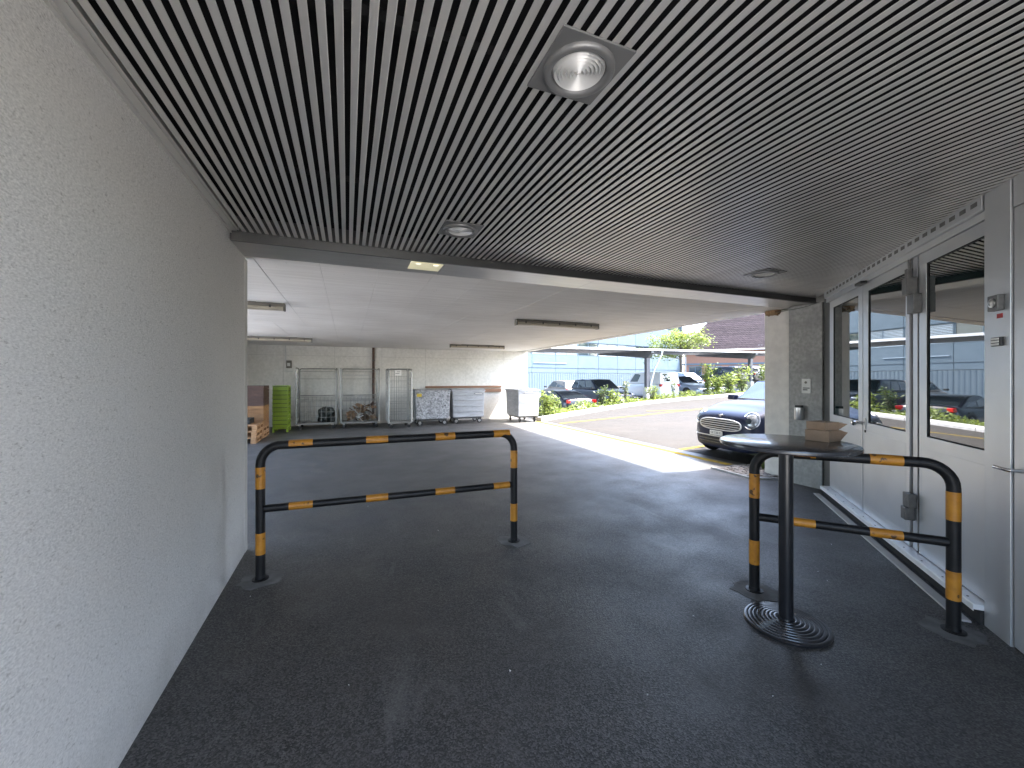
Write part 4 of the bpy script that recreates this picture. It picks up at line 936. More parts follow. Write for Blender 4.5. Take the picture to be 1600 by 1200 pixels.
def glass_panel(t, name, quad, u0, u1, v0, v1, off=0.012, m='carglass', sk=(0, 0)):
    a, b, c, d = quad
    q = [bil(a, b, c, d, u0, v0), bil(a, b, c, d, u1, v0), bil(a, b, c, d, u1 + sk[1], v1), bil(a, b, c, d, u0 + sk[0], v1)]
    n = (q[1] - q[0]).cross(q[3] - q[0]).normalized(); ctr = sum(q, Vector()) / 4
    if n.dot(Vector((ctr.x * 0.5, ctr.y * 2, 0.3))) < 0: n = -n
    q = [p - n * 0.02 for p in q]
    mb = MB(); vs = q + [p + n * (0.02 + off) for p in q]
    mb._add(vs, [(0, 3, 2, 1), (4, 5, 6, 7)] + [(i, (i + 1) % 4, 4 + (i + 1) % 4, 4 + i) for i in range(4)])
    return mb.build(name, m, t, bevel=0.01)
def car(label, loc, heading, m, L=4.4, W=1.8, H=1.5, hoodF=0.78, hoodR=0.98, belt=0.98, tail=1.0, xw=0.85, xt=0.15, xr=-1.35, xb=-1.95, r=0.32, clr=0.2, rw=0.74, cat='car', group='cars in the car park', name='parked_car', roofm=None, side_win=((0.06, 0.46), (0.50, 0.92)), wb=(1.32, -1.3), nose_round=1.0, detail=None):
    t = thing(name, label, cat, loc, heading, group); h = L / 2; W2 = W / 2
    st = [(h, clr + .05, hoodF - .22, .52), (h - .05, clr + .01, hoodF - .11, .76), (h - .18, clr, hoodF - .035, .90), (h - .45, clr - .01, hoodF + .025, .985), ((h + xw) / 2, clr - .01, lerp(hoodF, hoodR, .62), 1.0),
          (xw, clr - .01, hoodR, 1.0), (0, clr - .01, belt, 1.0), (xb * 0.6, clr - .01, belt + .01, 1.0), (-h + .45, clr, (tail + belt) / 2, .985), (-h + .16, clr + .02, tail, .93), (-h + .03, clr + .08, tail - .10, .86), (-h, clr + .16, tail - .26, .70)]
    vs = []; fs = []; ring = []
    for (x, zl, zt, wk) in st:
        w = W2 * wk; hh = zt - zl
        half = [(0, zl), (w * .9, zl), (w * .995, zl + .12 * hh), (w, zl + .55 * hh), (w * .965, zl + .82 * hh), (w * .84, zt - .015 * hh), (w * .5, zt + .012), (0, zt + .02)]
        full = half + [(-y, z) for y, z in half[-2:0:-1]]
        ring.append([(x, y, z) for y, z in full])
    n = len(ring[0]); vs = [v for rg in ring for v in rg]
    for i in range(len(ring) - 1):
        for k in range(n): fs.append((i * n + k, i * n + (k + 1) % n, (i + 1) * n + (k + 1) % n, (i + 1) * n + k))
    fs.append(tuple(range(n))[::-1]); fs.append(tuple((len(ring) - 1) * n + k for k in range(n)))
    mb = MB(); mb._add(vs, fs, True)
    body = mb.build('body', m, t, sharp=180)
    ss = body.modifiers.new('subdivision', 'SUBSURF'); ss.levels = 2; ss.render_levels = 2
    deps = bpy.context.evaluated_depsgraph_get(); me2 = bpy.data.meshes.new_from_object(body.evaluated_get(deps)); body.modifiers.remove(ss); body.data = me2
    for p in me2.polygons: p.use_smooth = True
    me2.materials.clear(); me2.materials.append(M[m])
    bvh = BVHTree.FromPolygons([v.co.copy() for v in me2.vertices], [tuple(p.vertices) for p in me2.polygons])
    def sx(y, z, s): 
        hit = bvh.ray_cast(Vector((s * 5, y, z)), Vector((-s, 0, 0)))
        return hit[0].x if hit[0] else s * h * 0.9
    # cabin
    wbl = W2 * 0.93; wr = W2 * rw; z0 = belt - 0.05; z1 = H - 0.035
    Bf = [(xw, -wbl * .97, hoodR - .02), (xw, wbl * .97, hoodR - .02)]; Tf = [(xt, -wr * .96, z1), (xt, wr * .96, z1)]
    Br = [(xb, -wbl * .94, z0), (xb, wbl * .94, z0)]; Tr = [(xr, -wr * .92, z1 - .03), (xr, wr * .92, z1 - .03)]
    xm = (xt + xr) / 2
    Tm = [(xm, -wr, H - .015), (xm, wr, H - .015)]; Tc = (xm, 0, H); Fc = (xt, 0, z1 + .02); Rc = (xr, 0, z1 - .01); Wc = (xw + .07, 0, hoodR - .02); Bc = (xb - .04, 0, z0)
    V = [Bf[0], Bf[1], Tf[0], Tf[1], Br[0], Br[1], Tr[0], Tr[1], Tm[0], Tm[1], Tc, Fc, Rc, Wc, Bc]
    F = [(0, 13, 11, 2), (13, 1, 3, 11), (4, 6, 12, 14), (14, 12, 7, 5), (2, 11, 10, 8), (11, 3, 9, 10), (8, 10, 12, 6), (10, 9, 7, 12), (0, 2, 8, 6, 4), (1, 5, 7, 9, 3), (0, 4, 14, 5, 1, 13)]
    mb = MB(); mb._add(V, F, True); cb = mb.build('cabin', roofm or m, t, bevel=0.035, sharp=30)
    for q in (0, 1):
        s = -1 if q == 0 else 1
        glass_panel(t, 'windshield', [Bf[0], Wc, Fc, Tf[0]] if q == 0 else [Wc, Bf[1], Tf[1], Fc], 0.08 if q == 0 else 0.0, 1.0 if q == 0 else 0.92, 0.06, 0.92)
        glass_panel(t, 'rear_window', [Br[0], Bc, Rc, Tr[0]] if q == 0 else [Bc, Br[1], Tr[1], Rc], 0.1 if q == 0 else 0.0, 1.0 if q == 0 else 0.9, 0.22, 0.9)
        side = [Bf[q], Br[q], Tr[q], Tf[q]]
        for k, (u0, u1) in enumerate(side_win): glass_panel(t, 'side_window', side, u0, u1, 0.14, 0.88)
        wy = W2 - 0.095
        for xx in wb:
            MB().lathe([(r * 1.16, -0.02), (r * 1.16, 0.012), (0.001, 0.012)], n=28, mtx=Matrix.Translation((xx, s * (W2 - 0.012), r * 1.02)) @ Matrix.Rotation(R(-90 * s), 4, 'X')).build('wheel_arch', 'trim_black', t)
            wheel(t, xx, s * (wy + 0.008), r, s)
        if detail != 'mini':
            yy = s * W2 * 0.70; zz = hoodF - 0.12
            MB().lathe([(0.001, 0.04), (0.11, 0.02), (0.13, -0.05)], n=18, mtx=Matrix.Translation((sx(yy, zz, 1) - 0.01, yy, zz)) @ Matrix.Rotation(R(90), 4, 'Y') @ Matrix.Diagonal((0.55, 1.35, 1, 1)), caps=False).build('headlight', 'headlamp', t)
        yy = s * W2 * 0.76; zz = tail - 0.16
        MB().box(-0.06, 0.07, -0.11, 0.11, -0.075, 0.075).build('tail_light', 'tail', t, bevel=0.02, loc=(sx(yy, zz, -1), yy, zz), rot=(0, 0, s * 0.35))
        MB().obox((xw - 0.12, s * (W2 + 0.10), belt + 0.06), (0.05, s * 0.02, 0), (0, 0.085, 0), (0, 0, 0.055)).build('mirror', 'trim_black' if detail != 'mini' else m, t, bevel=0.02)
    if detail != 'mini':
        zz = clr + 0.28
        mb = MB().box(-0.02, 0.012, -W2 * .5, W2 * .5, -0.09, 0.09); mb.build('grille', 'trim_black', t, bevel=0.01, loc=(sx(0, zz, 1), 0, zz))
        MB().box(-0.02, 0.022, -0.22, 0.22, -0.045, 0.045).build('number_plate', 'plate', t, loc=(sx(0, zz, 1), 0, zz - 0.02))
    zz = tail - 0.42
    MB().box(-0.02, 0.02, -0.24, 0.24, -0.055, 0.055).build('number_plate', 'plate', t, loc=(sx(0, zz, -1), 0, zz))
    MB().box(-h + 0.3, h - 0.3, -W2 + 0.12, W2 - 0.12, clr - 0.03, clr + 0.15).build('underbody', 'trim_black', t)
    return t, bvh, sx

def conform_tube(t, name, pts, r, m, sx, n=8, off=0.0, closed=False):
    P = [(sx(y, z, 1) + off, y, z) for y, z in pts]
    return MB().tube(P, r, n, closed=closed).build(name, m, t)

MINI_HEAD = math.atan2(0.13, -0.99)
mini, bvh, sx = car('dark blue small car with round headlights and chrome grille, nose at the column', (8.24, 5.29, zroad(8.1) + 0.01), MINI_HEAD, 'p_navy', L=3.72, W=1.76, H=1.43,
                    hoodF=0.88, hoodR=1.03, belt=0.99, tail=0.98, xw=0.74, xt=0.30, xr=-1.25, xb=-1.62, r=0.30, clr=0.13, rw=0.80, detail='mini', wb=(1.22, -1.22), group='cars parked outside')
# grille: chrome outline with four bars, lower intake, badge, plate, round headlights
def oval(hw, z0, z1, flat=0.5, n=40):
    out = []
    for k in range(n):
        a = 2 * math.pi * k / n; c, s = math.cos(a), math.sin(a)
        out.append((hw * math.copysign(abs(c) ** 0.55, c), lerp(z0, z1, 0.5 + 0.5 * math.copysign(abs(s) ** 0.8, s))))
    return out
gp = oval(0.50, 0.50, 0.70)
mb = MB(); cen = Vector((sx(0, 0.60, 1) + 0.004, 0, 0.60)); rim_ = [Vector((sx(y, z, 1) + 0.004, y, z)) for y, z in gp]
mid_ = [Vector((sx(y * .5, lerp(.6, z, .5), 1) + 0.006, y * .5, lerp(.6, z, .5))) for y, z in gp]
for k in range(len(gp)): j = (k + 1) % len(gp); mb.face([rim_[k], rim_[j], mid_[j], mid_[k]]); mb.face([mid_[k], mid_[j], cen])
mb.build('grille', 'trim_black', mini)
M['bar_chrome'] = mat('bar_chrome', (0.66, 0.66, 0.66), rough=0.35, metal=0.35)
conform_tube(mini, 'grille_frame', gp, 0.012, 'bar_chrome', sx, closed=True, off=0.008)
for z in (0.54, 0.58, 0.62, 0.66):
    w = 0.5 * (1 - abs((z - 0.60) / 0.10) ** 3) ** 0.5 * 0.97
    conform_tube(mini, 'grille_bar', [(-w + 2 * w * i / 16, z) for i in range(17)], 0.0085, 'bar_chrome', sx, off=0.012)
ip = oval(0.60, 0.22, 0.345)
mb = MB(); cen = Vector((sx(0, 0.285, 1) + 0.004, 0, 0.285)); rim_ = [Vector((sx(y, z, 1) + 0.005, y, z)) for y, z in ip]; mid_ = [Vector((sx(y * .5, lerp(.285, z, .5), 1) + 0.007, y * .5, lerp(.285, z, .5))) for y, z in ip]
for k in range(len(ip)): j = (k + 1) % len(ip); mb.face([rim_[k], rim_[j], mid_[j], mid_[k]]); mb.face([mid_[k], mid_[j], cen])
mb.build('lower_intake', 'trim_black', mini)
conform_tube(mini, 'bumper_strip', [(-0.66 + 1.32 * i / 24, 0.372) for i in range(25)], 0.011, 'bar_chrome', sx, off=0.006)
for z in (0.255, 0.305): conform_tube(mini, 'intake_bar', [(-0.52 + 1.04 * i / 20, z) for i in range(21)], 0.008, 'lamp_grey', sx, off=0.012)
for s in (-1, 1):
    y, z = s * 0.60, 0.70
    bx_ = sx(y, z, 1)
    mt = Matrix.Translation((bx_ - 0.088, y, z)) @ Matrix.Rotation(R(s * 22), 4, 'Z') @ Matrix.Rotation(R(90 - 24), 4, 'Y') @ Matrix.Diagonal((1.08, 0.98, 1, 1))
    hl = MB().lathe([(0.146, -0.05), (0.148, 0.045), (0.134, 0.056), (0.124, 0.05)], n=32, mtx=mt, caps=False).build('headlight', 'chrome', mini)
    MB().lathe([(0.126, 0.040), (0.10, 0.062), (0.055, 0.074), (0.001, 0.078)], n=28, mtx=mt, caps=False).build('lens', 'headlamp', hl)
    MB().lathe([(0.045, 0.0655), (0.05, 0.078), (0.001, 0.082)], n=20, mtx=mt @ Matrix.Translation((0.02, -s * 0.03, 0)), caps=False).build('projector', 'glass_clear', hl)
    fy = s * 0.58; MB().lathe([(0.001, 0.012), (0.045, 0.008), (0.05, -0.02)], n=18, mtx=Matrix.Translation((sx(fy, 0.42, 1), fy, 0.43)) @ Matrix.Rotation(R(90), 4, 'Y'), caps=False).build('fog_light', 'headlamp', mini)
zb = 0.765; xb_ = sx(0, zb, 1)
bd = MB().lathe([(0.001, 0.012), (0.028, 0.008), (0.032, -0.008)], n=18, mtx=Matrix.Translation((xb_, 0, zb)) @ Matrix.Rotation(R(60), 4, 'Y'), caps=False).build('badge', 'chrome', mini)
for s in (-1, 1):
    MB().slab([(xb_ - 0.004, s * 0.03, zb + 0.012), (xb_ - 0.012, s * 0.085, zb + 0.018), (xb_ - 0.006, s * 0.075, zb - 0.002), (xb_ + 0.002, s * 0.03, zb - 0.008)], 0.006).build('badge_wing', 'chrome', bd)
pxx = sx(0, 0.44, 1) + 0.012
pl = MB().box(-0.012, 0.012, -0.15, 0.15, -0.04, 0.04).build('number_plate', 'plate', mini, loc=(pxx + 0.006, -0.05, 0.435))
fc = bpy.data.curves.new('plate_text', 'FONT'); fc.body = 'GE 538 M'; fc.size = 0.062; fc.align_x = 'CENTER'; fc.align_y = 'CENTER'; fc.extrude = 0.0005
fo = bpy.data.objects.new('plate_text', fc); col.objects.link(fo)
dg = bpy.context.evaluated_depsgraph_get(); tme = bpy.data.meshes.new_from_object(fo.evaluated_get(dg)); bpy.data.objects.remove(fo)
tme.materials.clear(); tme.materials.append(M['print'])
link('plate_text', tme, pl, loc=(0.0128, 0, 0), rot=(R(90), 0, R(90)))
for s in (0.05, -0.5):
    MB().bar((0.66, s, 1.035), (0.60, s + 0.42, 1.075), 0.016, 0.012).build('wiper', 'trim_black', mini)
MB().box(0.55, 0.72, -0.70, 0.70, 1.018, 1.036).build('cowl', 'trim_black', mini, bevel=0.006)

def lotcar(label, x, y, nose_in, m, **k):
    """nose_in True: nose to the kerb (-Y)"""
    L = k.get('L', 4.4); yc = y + L / 2
    return car(label, (x, yc, zlot(x)), R(-90 if nose_in else 90), m, **k)
lotcar('dark grey estate SUV parked nose towards the planted bed', 14.05, 18.25, True, 'p_dark', L=4.6, W=1.86, H=1.66, hoodF=0.92, hoodR=1.10, belt=1.08, tail=1.08, xt=0.1, xr=-1.85, xb=-2.15, r=0.35, clr=0.26, side_win=((0.06, 0.36), (0.40, 0.66), (0.70, 0.93)))
lotcar('low black sports coupe with red tail lights facing the bed', 10.3, 16.55, False, 'p_black', L=4.3, W=1.84, H=1.30, hoodF=0.68, hoodR=0.88, belt=0.88, tail=0.96, xw=0.75, xt=0.05, xr=-0.75, xb=-1.85, r=0.33, clr=0.14, side_win=((0.06, 0.5), (0.54, 0.86)))
lotcar('beige hatchback seen beyond the sports coupe', 14.85, 24.6, False, 'p_beige', L=4.2, W=1.76, H=1.52, xr=-1.65, xb=-1.95)
lotcar('white delivery van with two rear windows and red tail lights', 18.95, 20.0, False, 'p_white', L=4.4, W=1.82, H=1.86, hoodF=0.86, hoodR=1.12, belt=1.12, tail=1.14, xw=1.15, xt=0.45, xr=-2.10, xb=-2.17, rw=0.86, r=0.32, side_win=((0.10, 0.34),), cat='van', name='delivery_van')
lotcar('silver blue saloon parked right of the white van', 21.6, 19.5, True, 'p_silver', L=4.5, W=1.8, H=1.46, hoodF=0.74, hoodR=0.96, belt=0.94, xr=-1.0, xb=-1.8)
lotcar('silver saloon behind the bushes and the silver blue car', 26.2, 24.6, False, 'p_silver', L=4.5, W=1.8, H=1.55, xr=-1.3, xb=-2.0)
lotcar('charcoal hatchback in the far row behind the van roof', 28.9, 29.5, False, 'p_dark', L=4.3, W=1.8, H=1.55, xr=-1.5, xb=-2.0)
lotcar('tall dark SUV in the far row near the brown roofed house', 32.6, 25.5, False, 'p_dark', L=4.7, W=1.9, H=1.78, hoodF=0.96, hoodR=1.15, belt=1.12, tail=1.12, xr=-1.9, xb=-2.2, r=0.37, clr=0.26)
lotcar('black SUV in the far row beside the right carport post', 35.6, 26.2, False, 'p_black', L=4.7, W=1.9, H=1.74, hoodF=0.96, hoodR=1.15, belt=1.12, tail=1.12, xr=-1.9, xb=-2.2, r=0.37, clr=0.26)
lotcar('dark hatchback at the left end of the second row', 10.9, 25.2, False, 'p_dark', L=4.2, W=1.76, H=1.52, xr=-1.65, xb=-1.95)

# ------------------------------------------------------------------ carport
cp = thing('carport', 'long flat dark carport roof on single posts over the parked cars', 'carport')
P1 = Vector((15.4, 18.0)); dcp = Vector((0.990, 0.139)); ncp = Vector((-0.139, 0.990)); ncp_ = Vector((0, 1))
def cpz(x): return 3.04 + 0.02 * (x - 15.4)
def cpt(s, n, z): p = P1 + dcp * s + Vector((0, n)); return (p.x, p.y, cpz(p.x) + z)
ss_ = [-12, -7.5, -2.5, 2.5, 7.5, 12.5, 17.5, 22.5]
for a, b in zip(ss_, ss_[1:]):
    MB().slab([cpt(a + .005, -0.5, 0.0), cpt(b - .005, -0.5, 0.0), cpt(b - .005, 4.7, 0.14), cpt(a + .005, 4.7, 0.14)], 0.09).build('roof_panel', 'carport', cp)
    MB().slab([cpt(a, -0.52, 0.095), cpt(b, -0.52, 0.095), cpt(b, -0.52, 0.0), cpt(a, -0.52, 0.0)], 0.03).build('fascia', 'carport_edge', cp)
for s in (-10.05, 0.0, 10.05, 20.1):
    pb = P1 + dcp * s; zb_ = min(zlot(pb.x), zroad(pb.x)) - 0.3
    MB().box(pb.x - 0.11, pb.x + 0.11, pb.y - 0.10, pb.y + 0.10, zb_, cpz(pb.x) - 0.36).build('post', 'post_steel', cp)
    MB().box(pb.x - 0.16, pb.x + 0.16, pb.y - 0.15, pb.y + 0.15, zb_, zroad(pb.x) + 0.75).build('post_foot', 'conc_plain', cp, bevel=0.01)
    mb = MB(); z = cpz(pb.x)
    prof = [(-0.45, z - 0.02), (-0.45, z - 0.12), (-0.12, z - 0.38), (0.12, z - 0.38), (4.6, z + 0.03), (4.6, z + 0.12)]
    n = len(prof); mb._add([(pb.x - 0.09, pb.y + a, b) for a, b in prof] + [(pb.x + 0.09, pb.y + a, b) for a, b in prof], [tuple(range(n)), tuple(range(n, 2 * n))[::-1]] + [(i, (i + 1) % n, n + (i + 1) % n, n + i) for i in range(n)])
    mb.build('cantilever_beam', 'carport', cp)
gp_ = [cpt(0.62, -0.60, 0.03), cpt(0.58, -0.58, -0.22), cpt(0.32, -0.3, -0.95), cpt(0.16, -0.16, -1.75), cpt(0.16, -0.16, -2.7)]
MB().tube(gp_, 0.045, 8).build('downpipe', 'carport_edge', cp)

# ------------------------------------------------------------------ far buildings
FB = thing('office_building', 'long pale blue panelled building behind the parked cars', 'building', (14, 36, 0), R(10))
PW = 3.0
def shared(name, mb, m): return mb.mesh(name, m)
rib = MB()
for i in range(10): rib.prism([(0.02 + i * 0.297, 0.0), (0.06 + i * 0.297, -0.018), (0.19 + i * 0.297, -0.018), (0.23 + i * 0.297, 0.0)], -1.4, 2.10)
rib.box(0.01, PW - 0.01, 0.0, 0.1, -1.4, 2.10)
me_rib = rib.mesh('ribbed_panel', 'panel_rib')
me_p1 = MB().box(0.018, PW - 0.018, 0.0, 0.1, 2.14, 2.62).mesh('facade_panel', 'panel_white')
me_p2 = MB().box(0.018, PW - 0.018, -0.03, 0.1, 2.64, 3.95).mesh('facade_panel', 'panel_white')
me_p3 = MB().box(0.018, PW - 0.018, -0.03, 0.1, 5.45, 7.6).mesh('facade_panel', 'panel_white')
me_p4 = MB().box(0.018, PW - 0.018, -0.03, 0.1, 9.1, 10.8).mesh('facade_panel', 'panel_white')
wfm = MB(); wfm.box(0.02, PW - 0.02, 0.02, 0.10, 0.0, 0.06); wfm.box(0.02, PW - 0.02, 0.02, 0.10, 1.40, 1.46)
for xx in (0.02, 1.47, PW - 0.08): wfm.box(xx, xx + 0.06, 0.025, 0.095, 0.061, 1.399)
me_wf = wfm.mesh('window_frame', 'panel_white')
me_pane = MB().box(0.08, PW - 0.08, 0.07, 0.08, 0.06, 1.40).mesh('pane', 'glass_clear')
lv = MB()
for i in range(12): lv.box(0.085, PW - 0.085, 0.035, 0.062, 0.07 + i * 0.11, 0.125 + i * 0.11)
me_lv = lv.mesh('blind', 'louvre')
for i in range(-8, 9):
    x = i * PW
    link('ribbed_panel', me_rib, FB, loc=(x, 0, 0)); link('facade_panel', me_p1, FB, loc=(x, 0, 0)); link('facade_panel', me_p2, FB, loc=(x, 0, 0)); link('facade_panel', me_p3, FB, loc=(x, 0, 0)); link('facade_panel', me_p4, FB, loc=(x, 0, 0))
    for z in (3.97, 7.62):
        w = link('window', me_wf, FB, loc=(x, 0, z)); link('pane', me_pane, w)
        if (i * 7 + int(z)) % 3: link('blind', me_lv, w)
MB().box(-8 * PW, 9 * PW, 0.11, 9, -1.4, 11.0).build('core', 'conc_plain', FB)
MB().box(-8 * PW - 0.1, 9 * PW + 0.1, -0.1, 9.1, 11.0, 11.25).build('roof', 'carport_edge', FB)
for i in (-2, 1): MB().box(i * PW + 0.2, i * PW + 4.4, -0.09, -0.035, 3.1, 3.16).build('sign_rail', 'louvre', FB)

E1 = Vector((42.2, 39.0)); de = Vector((0.61, -0.79)).normalized(); ue = Vector((0.79, 0.61))
HS = thing('brown_roofed_house', 'orange walled house with a big dark brown tiled roof', 'house', (E1.x, E1.y, 0), math.atan2(de.y, de.x))
# local: +x along eave (to the right), +y uphill, away
MB().box(-2.2, 26, 0.35, 14, 0.3, 5.2).build('wall', 'brick', HS)
wm = MB(); wm.box(0, 1.5, -0.03, 0.08, 0, 0.07); wm.box(0, 1.5, -0.03, 0.08, 1.33, 1.4); wm.box(0, 0.07, -0.03, 0.08, 0.071, 1.329); wm.box(1.43, 1.5, -0.03, 0.08, 0.071, 1.329); wm.box(0.715, 0.785, -0.03, 0.08, 0.071, 1.329)
me_hw = wm.mesh('window', 'panel_white'); me_hp = MB().box(0.07, 1.43, 0.0, 0.03, 0.07, 1.33).mesh('pane', 'glass_clear')
for i in range(11):
    w = link('window', me_hw, HS, loc=(-1.6 + i * 2.3, 0.33, 1.75)); link('pane', me_hp, w)
MB().box(-2.4, 26.2, 0.25, 0.349, 3.3, 3.5).build('string_course', 'panel_white', HS)
nrow = 34
for r_ in range(nrow):
    y0 = -0.35 + r_ * 0.29; z0 = 5.15 + r_ * 0.27; xl = -2.6 + r_ * 0.20
    mb = MB(); nx = 26
    mb.slab([(xl, y0, z0 + 0.03), (26.4, y0, z0 + 0.03), (26.4, y0 + 0.34, z0 + 0.31), (xl, y0 + 0.34, z0 + 0.31)], 0.035)
    for i in range(0, int((26.4 - xl) / 0.3)):
        xx = xl + 0.15 + i * 0.3 + (0.15 if r_ % 2 else 0)
        if xx < 26.2: mb.slab([(xx, y0 - 0.012, z0 + 0.06), (xx + 0.1, y0 - 0.012, z0 + 0.06), (xx + 0.1, y0 + 0.30, z0 + 0.345), (xx, y0 + 0.30, z0 + 0.345)], 0.02)
    mb.build('tile_course', 'rooftile', HS)
MB().slab([(-2.6, -0.35, 5.1), (4.4, 9.6, 14.3), (4.4, 14, 14.3), (-2.6, 14.5, 5.1)], 0.05).build('hip_slope', 'rooftile', HS)
MB().box(-2.5, 26.3, -0.50, -0.38, 5.04, 5.14).build('gutter', 'carport_edge', HS)
MB().tube([(-2.0, 0.28, 5.05), (-2.0, 0.28, 0.3)], 0.06, 8).build('downpipe', 'carport_edge', HS)
for i, (xx, yy) in enumerate(((6, 0.5), (14, 1.0), (18, 1.3), (22, 1.6))): MB().box(xx, xx + 0.7, -0.1 + yy * 0.29, 0.0 + yy * 0.29, 5.36 + yy * 0.27, 5.46 + yy * 0.27).build('snow_guard', 'carport_edge', HS)

# ------------------------------------------------------------------ plants
def leaf_cloud(mb, pts, size, rr, flat=0.5):
    for p in pts:
        s = size * rr.uniform(0.6, 1.35)
        a = Vector((rr.gauss(0, 1), rr.gauss(0, 1), rr.gauss(0, flat))).normalized()
        b = a.cross(Vector((rr.gauss(0, .5), rr.gauss(0, .5), 1))).normalized()
        p = Vector(p)
        mb._add([p - a * s * 0.1, p + a * s * 0.5 + b * s * 0.28, p + a * s * 1.1, p + a * s * 0.5 - b * s * 0.28], [(0, 1, 2, 3)])
def shrub(label, x, y, z, h, w, m, nst=9, nl=34, size=0.085, seed=1, group='shrubs in the planted bed', cat='shrub', name='shrub'):
    rr = random.Random(seed); t = thing(name, label, cat, (x, y, z), 0, group)
    st = MB(); lf = MB()
    for k in range(nst):
        a = rr.uniform(0, 6.28); lean = rr.uniform(0.15, 1.0) * w / 2; hh = h * rr.uniform(0.62, 1.0)
        top = Vector((lean * math.cos(a), lean * math.sin(a), hh)); pts = [Vector((0, 0, 0)), top * 0.5 + Vector((0, 0, hh * 0.12)), top]
        st.tube(pts, [0.012, 0.009, 0.004], 5)
        P = []
        for i in range(nl):
            q = rr.uniform(0.12, 1.02); c = pts[0].lerp(pts[1], q * 2) if q < .5 else pts[1].lerp(pts[2], (q - .5) * 2)
            P.append(c + Vector((rr.gauss(0, .055), rr.gauss(0, .055), rr.gauss(0, .04))) * (w * 1.6))
        leaf_cloud(lf, P, size, rr)
    st.build('stem', 'bark', t); lf.build('foliage', m, t)
    return t
shr = [  # x, y offset from kerb, h, w, mat, label
    (7.0, 0.35, 0.95, 0.75, 'leaf_bright', 'bright leafy shrub directly beside the sunlit steel bin', 12, 46),
    (7.7, 0.7, 0.7, 0.6, 'leaf_bright', 'second bright shrub from the steel bin, in front of the coupe', 9, 36),
    (10.95, 0.55, 1.15, 0.5, 'leaf_mid', 'upright mid green shrub in front of the dark estate SUV', 9, 30),
    (11.7, 0.5, 0.8, 0.7, 'leaf_bright', 'low bright shrub below the SUV windscreen', 9, 34),
    (13.0, 0.7, 1.25, 0.45, 'leaf_pale', 'thin pale upright plant before the bonnet of the SUV', 8, 26),
    (15.2, 0.6, 0.85, 0.9, 'leaf_bright', 'bushy plant below the rear corner of the white van', 10, 36),
    (17.05, 0.55, 1.25, 0.4, 'leaf_pale', 'slender pale plant before the van back doors', 7, 24),
    (20.2, 0.6, 2.0, 0.9, 'leaf_bright', 'tallest bright bush before the silver blue saloon', 12, 44),
    (21.2, 0.6, 1.2, 1.0, 'leaf_bright', 'broad yellow green bush right of the tallest bush', 13, 50),
    (22.3, 0.55, 1.5, 1.2, 'leaf_bright', 'spreading bright bush with tall loose shoots', 14, 44),
    (23.7, 0.6, 1.9, 1.1, 'leaf_bright', 'wide bush just behind the small dark blue car', 12, 40),
    (26.0, 0.6, 1.9, 1.0, 'leaf_bright', 'bright bush below the right carport post', 11, 40)]
for i, (x, dy, h, w, m, lab, a, b) in enumerate(shr): shrub(lab, x, kerb_y(x) + dy, zroad(x) + 0.05, h, w, m, a, b, size=0.10 if x < 18 else 0.15, seed=30 + i)
rr = random.Random(77); gc = MB(); P = []
for k in range(5200):
    x = 6.8 + 25 * rr.random() ** 1.25; dy = rr.uniform(0.14, 1.15); nz = 0.5 + 0.5 * math.sin(x * 2.1 + 1.3 * math.sin(x * .7)); h = (0.10 + 0.30 * nz) * rr.random()
    P.append((x, kerb_y(x) + dy - 0.12 * (rr.random() < .2), zroad(x) + 0.06 + h))
leaf_cloud(gc, P, 0.105, rr, 0.6)
stuff(gc.build('ground_cover', 'leaf_bright'))
# weed tufts at the column foot
def tuft(x, y, z, label, seed, h=0.3):
    rr = random.Random(seed); t = thing('weed', label, 'weed', (x, y, z), 0, 'weeds at the column foot'); mb = MB()
    for k in range(26):
        a = rr.uniform(0, 6.28); l = rr.uniform(.4, 1) * h; d = Vector((math.cos(a), math.sin(a), 0)); s = Vector((-d.y, d.x, 0)) * 0.006
        q = d * l * 0.35 + Vector((0, 0, l * .8)); e = d * l * 0.75 + Vector((0, 0, l * .75))
        mb._add([s * -1, s, q + s, q - s], [(0, 1, 2, 3)]); mb._add([q - s, q + s, e], [(0, 1, 2)])
    mb.build('blade', 'leaf_mid', t)
tuft(6.33, 4.62, 0.005, 'grassy weed growing in the cobbles by the column', 3, 0.34)
tuft(6.52, 4.72, 0.0, 'second weed tuft between the column and the small car', 4, 0.30)

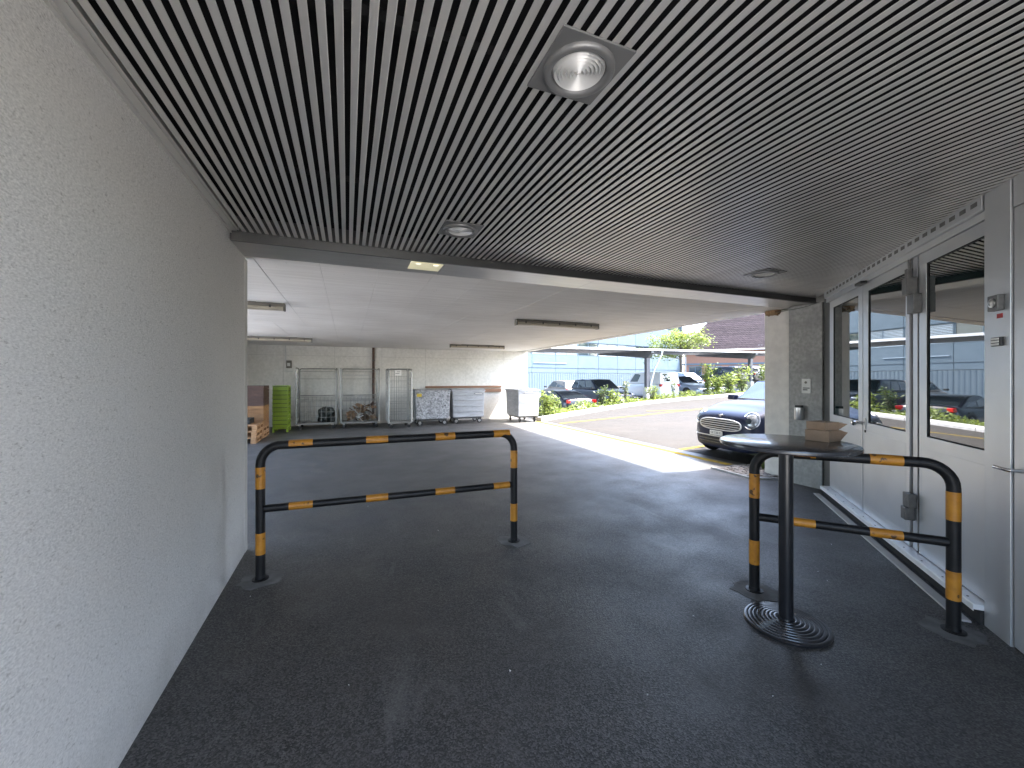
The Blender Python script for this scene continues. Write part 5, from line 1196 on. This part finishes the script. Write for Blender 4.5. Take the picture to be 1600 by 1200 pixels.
def tree(label, x, y, z, h, cr, seed):
    rr = random.Random(seed); t = thing('tree', label, 'tree', (x, y, z))
    tk = MB(); tk.tube([(0, 0, 0), (0.05, 0, h * .25), (-0.03, 0.04, h * .5), (0.02, 0, h * .72)], [0.14, 0.12, 0.09, 0.05], 10); limbs = []
    for k in range(16):
        z0 = h * rr.uniform(.42, .72); a = rr.uniform(0, 6.28); l = cr * rr.uniform(.65, 1.05); e = Vector((l * math.cos(a), l * math.sin(a), z0 + h * rr.uniform(.04, .26)))
        b = Vector((0, 0, z0)); mdl = b.lerp(e, .5) + Vector((0, 0, 0.25)); tk.tube([b, mdl, e], [0.05, 0.035, 0.012], 6); limbs.append((b, mdl, e))
    tk.build('trunk', 'bark', t); lf = MB(); P = []
    for b, mdl, e in limbs:
        for c in range(5):
            q = rr.uniform(.3, 1.05); c0 = b.lerp(mdl, q * 2) if q < .5 else mdl.lerp(e, (q - .5) * 2); c0 = c0 + Vector((rr.gauss(0, .3), rr.gauss(0, .3), rr.gauss(.1, .25)))
            for i in range(70): P.append(c0 + Vector((rr.gauss(0, .34), rr.gauss(0, .34), rr.gauss(0, .20))))
    leaf_cloud(lf, P, 0.20, rr, .5); lf.build('crown', 'leaf_bright', t)
tree('spreading bright green tree between the pale building and brown roof', 30.5, 30.8, zlot(30.5), 6.3, 3.0, 9)

# ------------------------------------------------------------------ litter on the floor
rr = random.Random(5); mb = MB()
for k in range(26):
    d = rr.uniform(1.9, 8); k_ = rr.uniform(-0.75, 0.85); Fv = Vector((math.sin(R(22.1)), math.cos(R(22.1)))); Rv = Vector((math.cos(R(22.1)), -math.sin(R(22.1))))
    p = Fv * d + Rv * d * k_
    if p.x < XW + 0.1 or p.x - p.y > 2.1: continue
    s = rr.uniform(.002, .006); a = rr.uniform(0, 6.28)
    mb.slab([(p.x + s * math.cos(a), p.y + s * math.sin(a), 0.002), (p.x + s * math.cos(a + 2), p.y + s * math.sin(a + 2), 0.002), (p.x + s * math.cos(a + 4), p.y + s * math.sin(a + 4), 0.006)], 0.002)
stuff(mb.build('floor_litter', 'paper'))
print('slats', nsl)
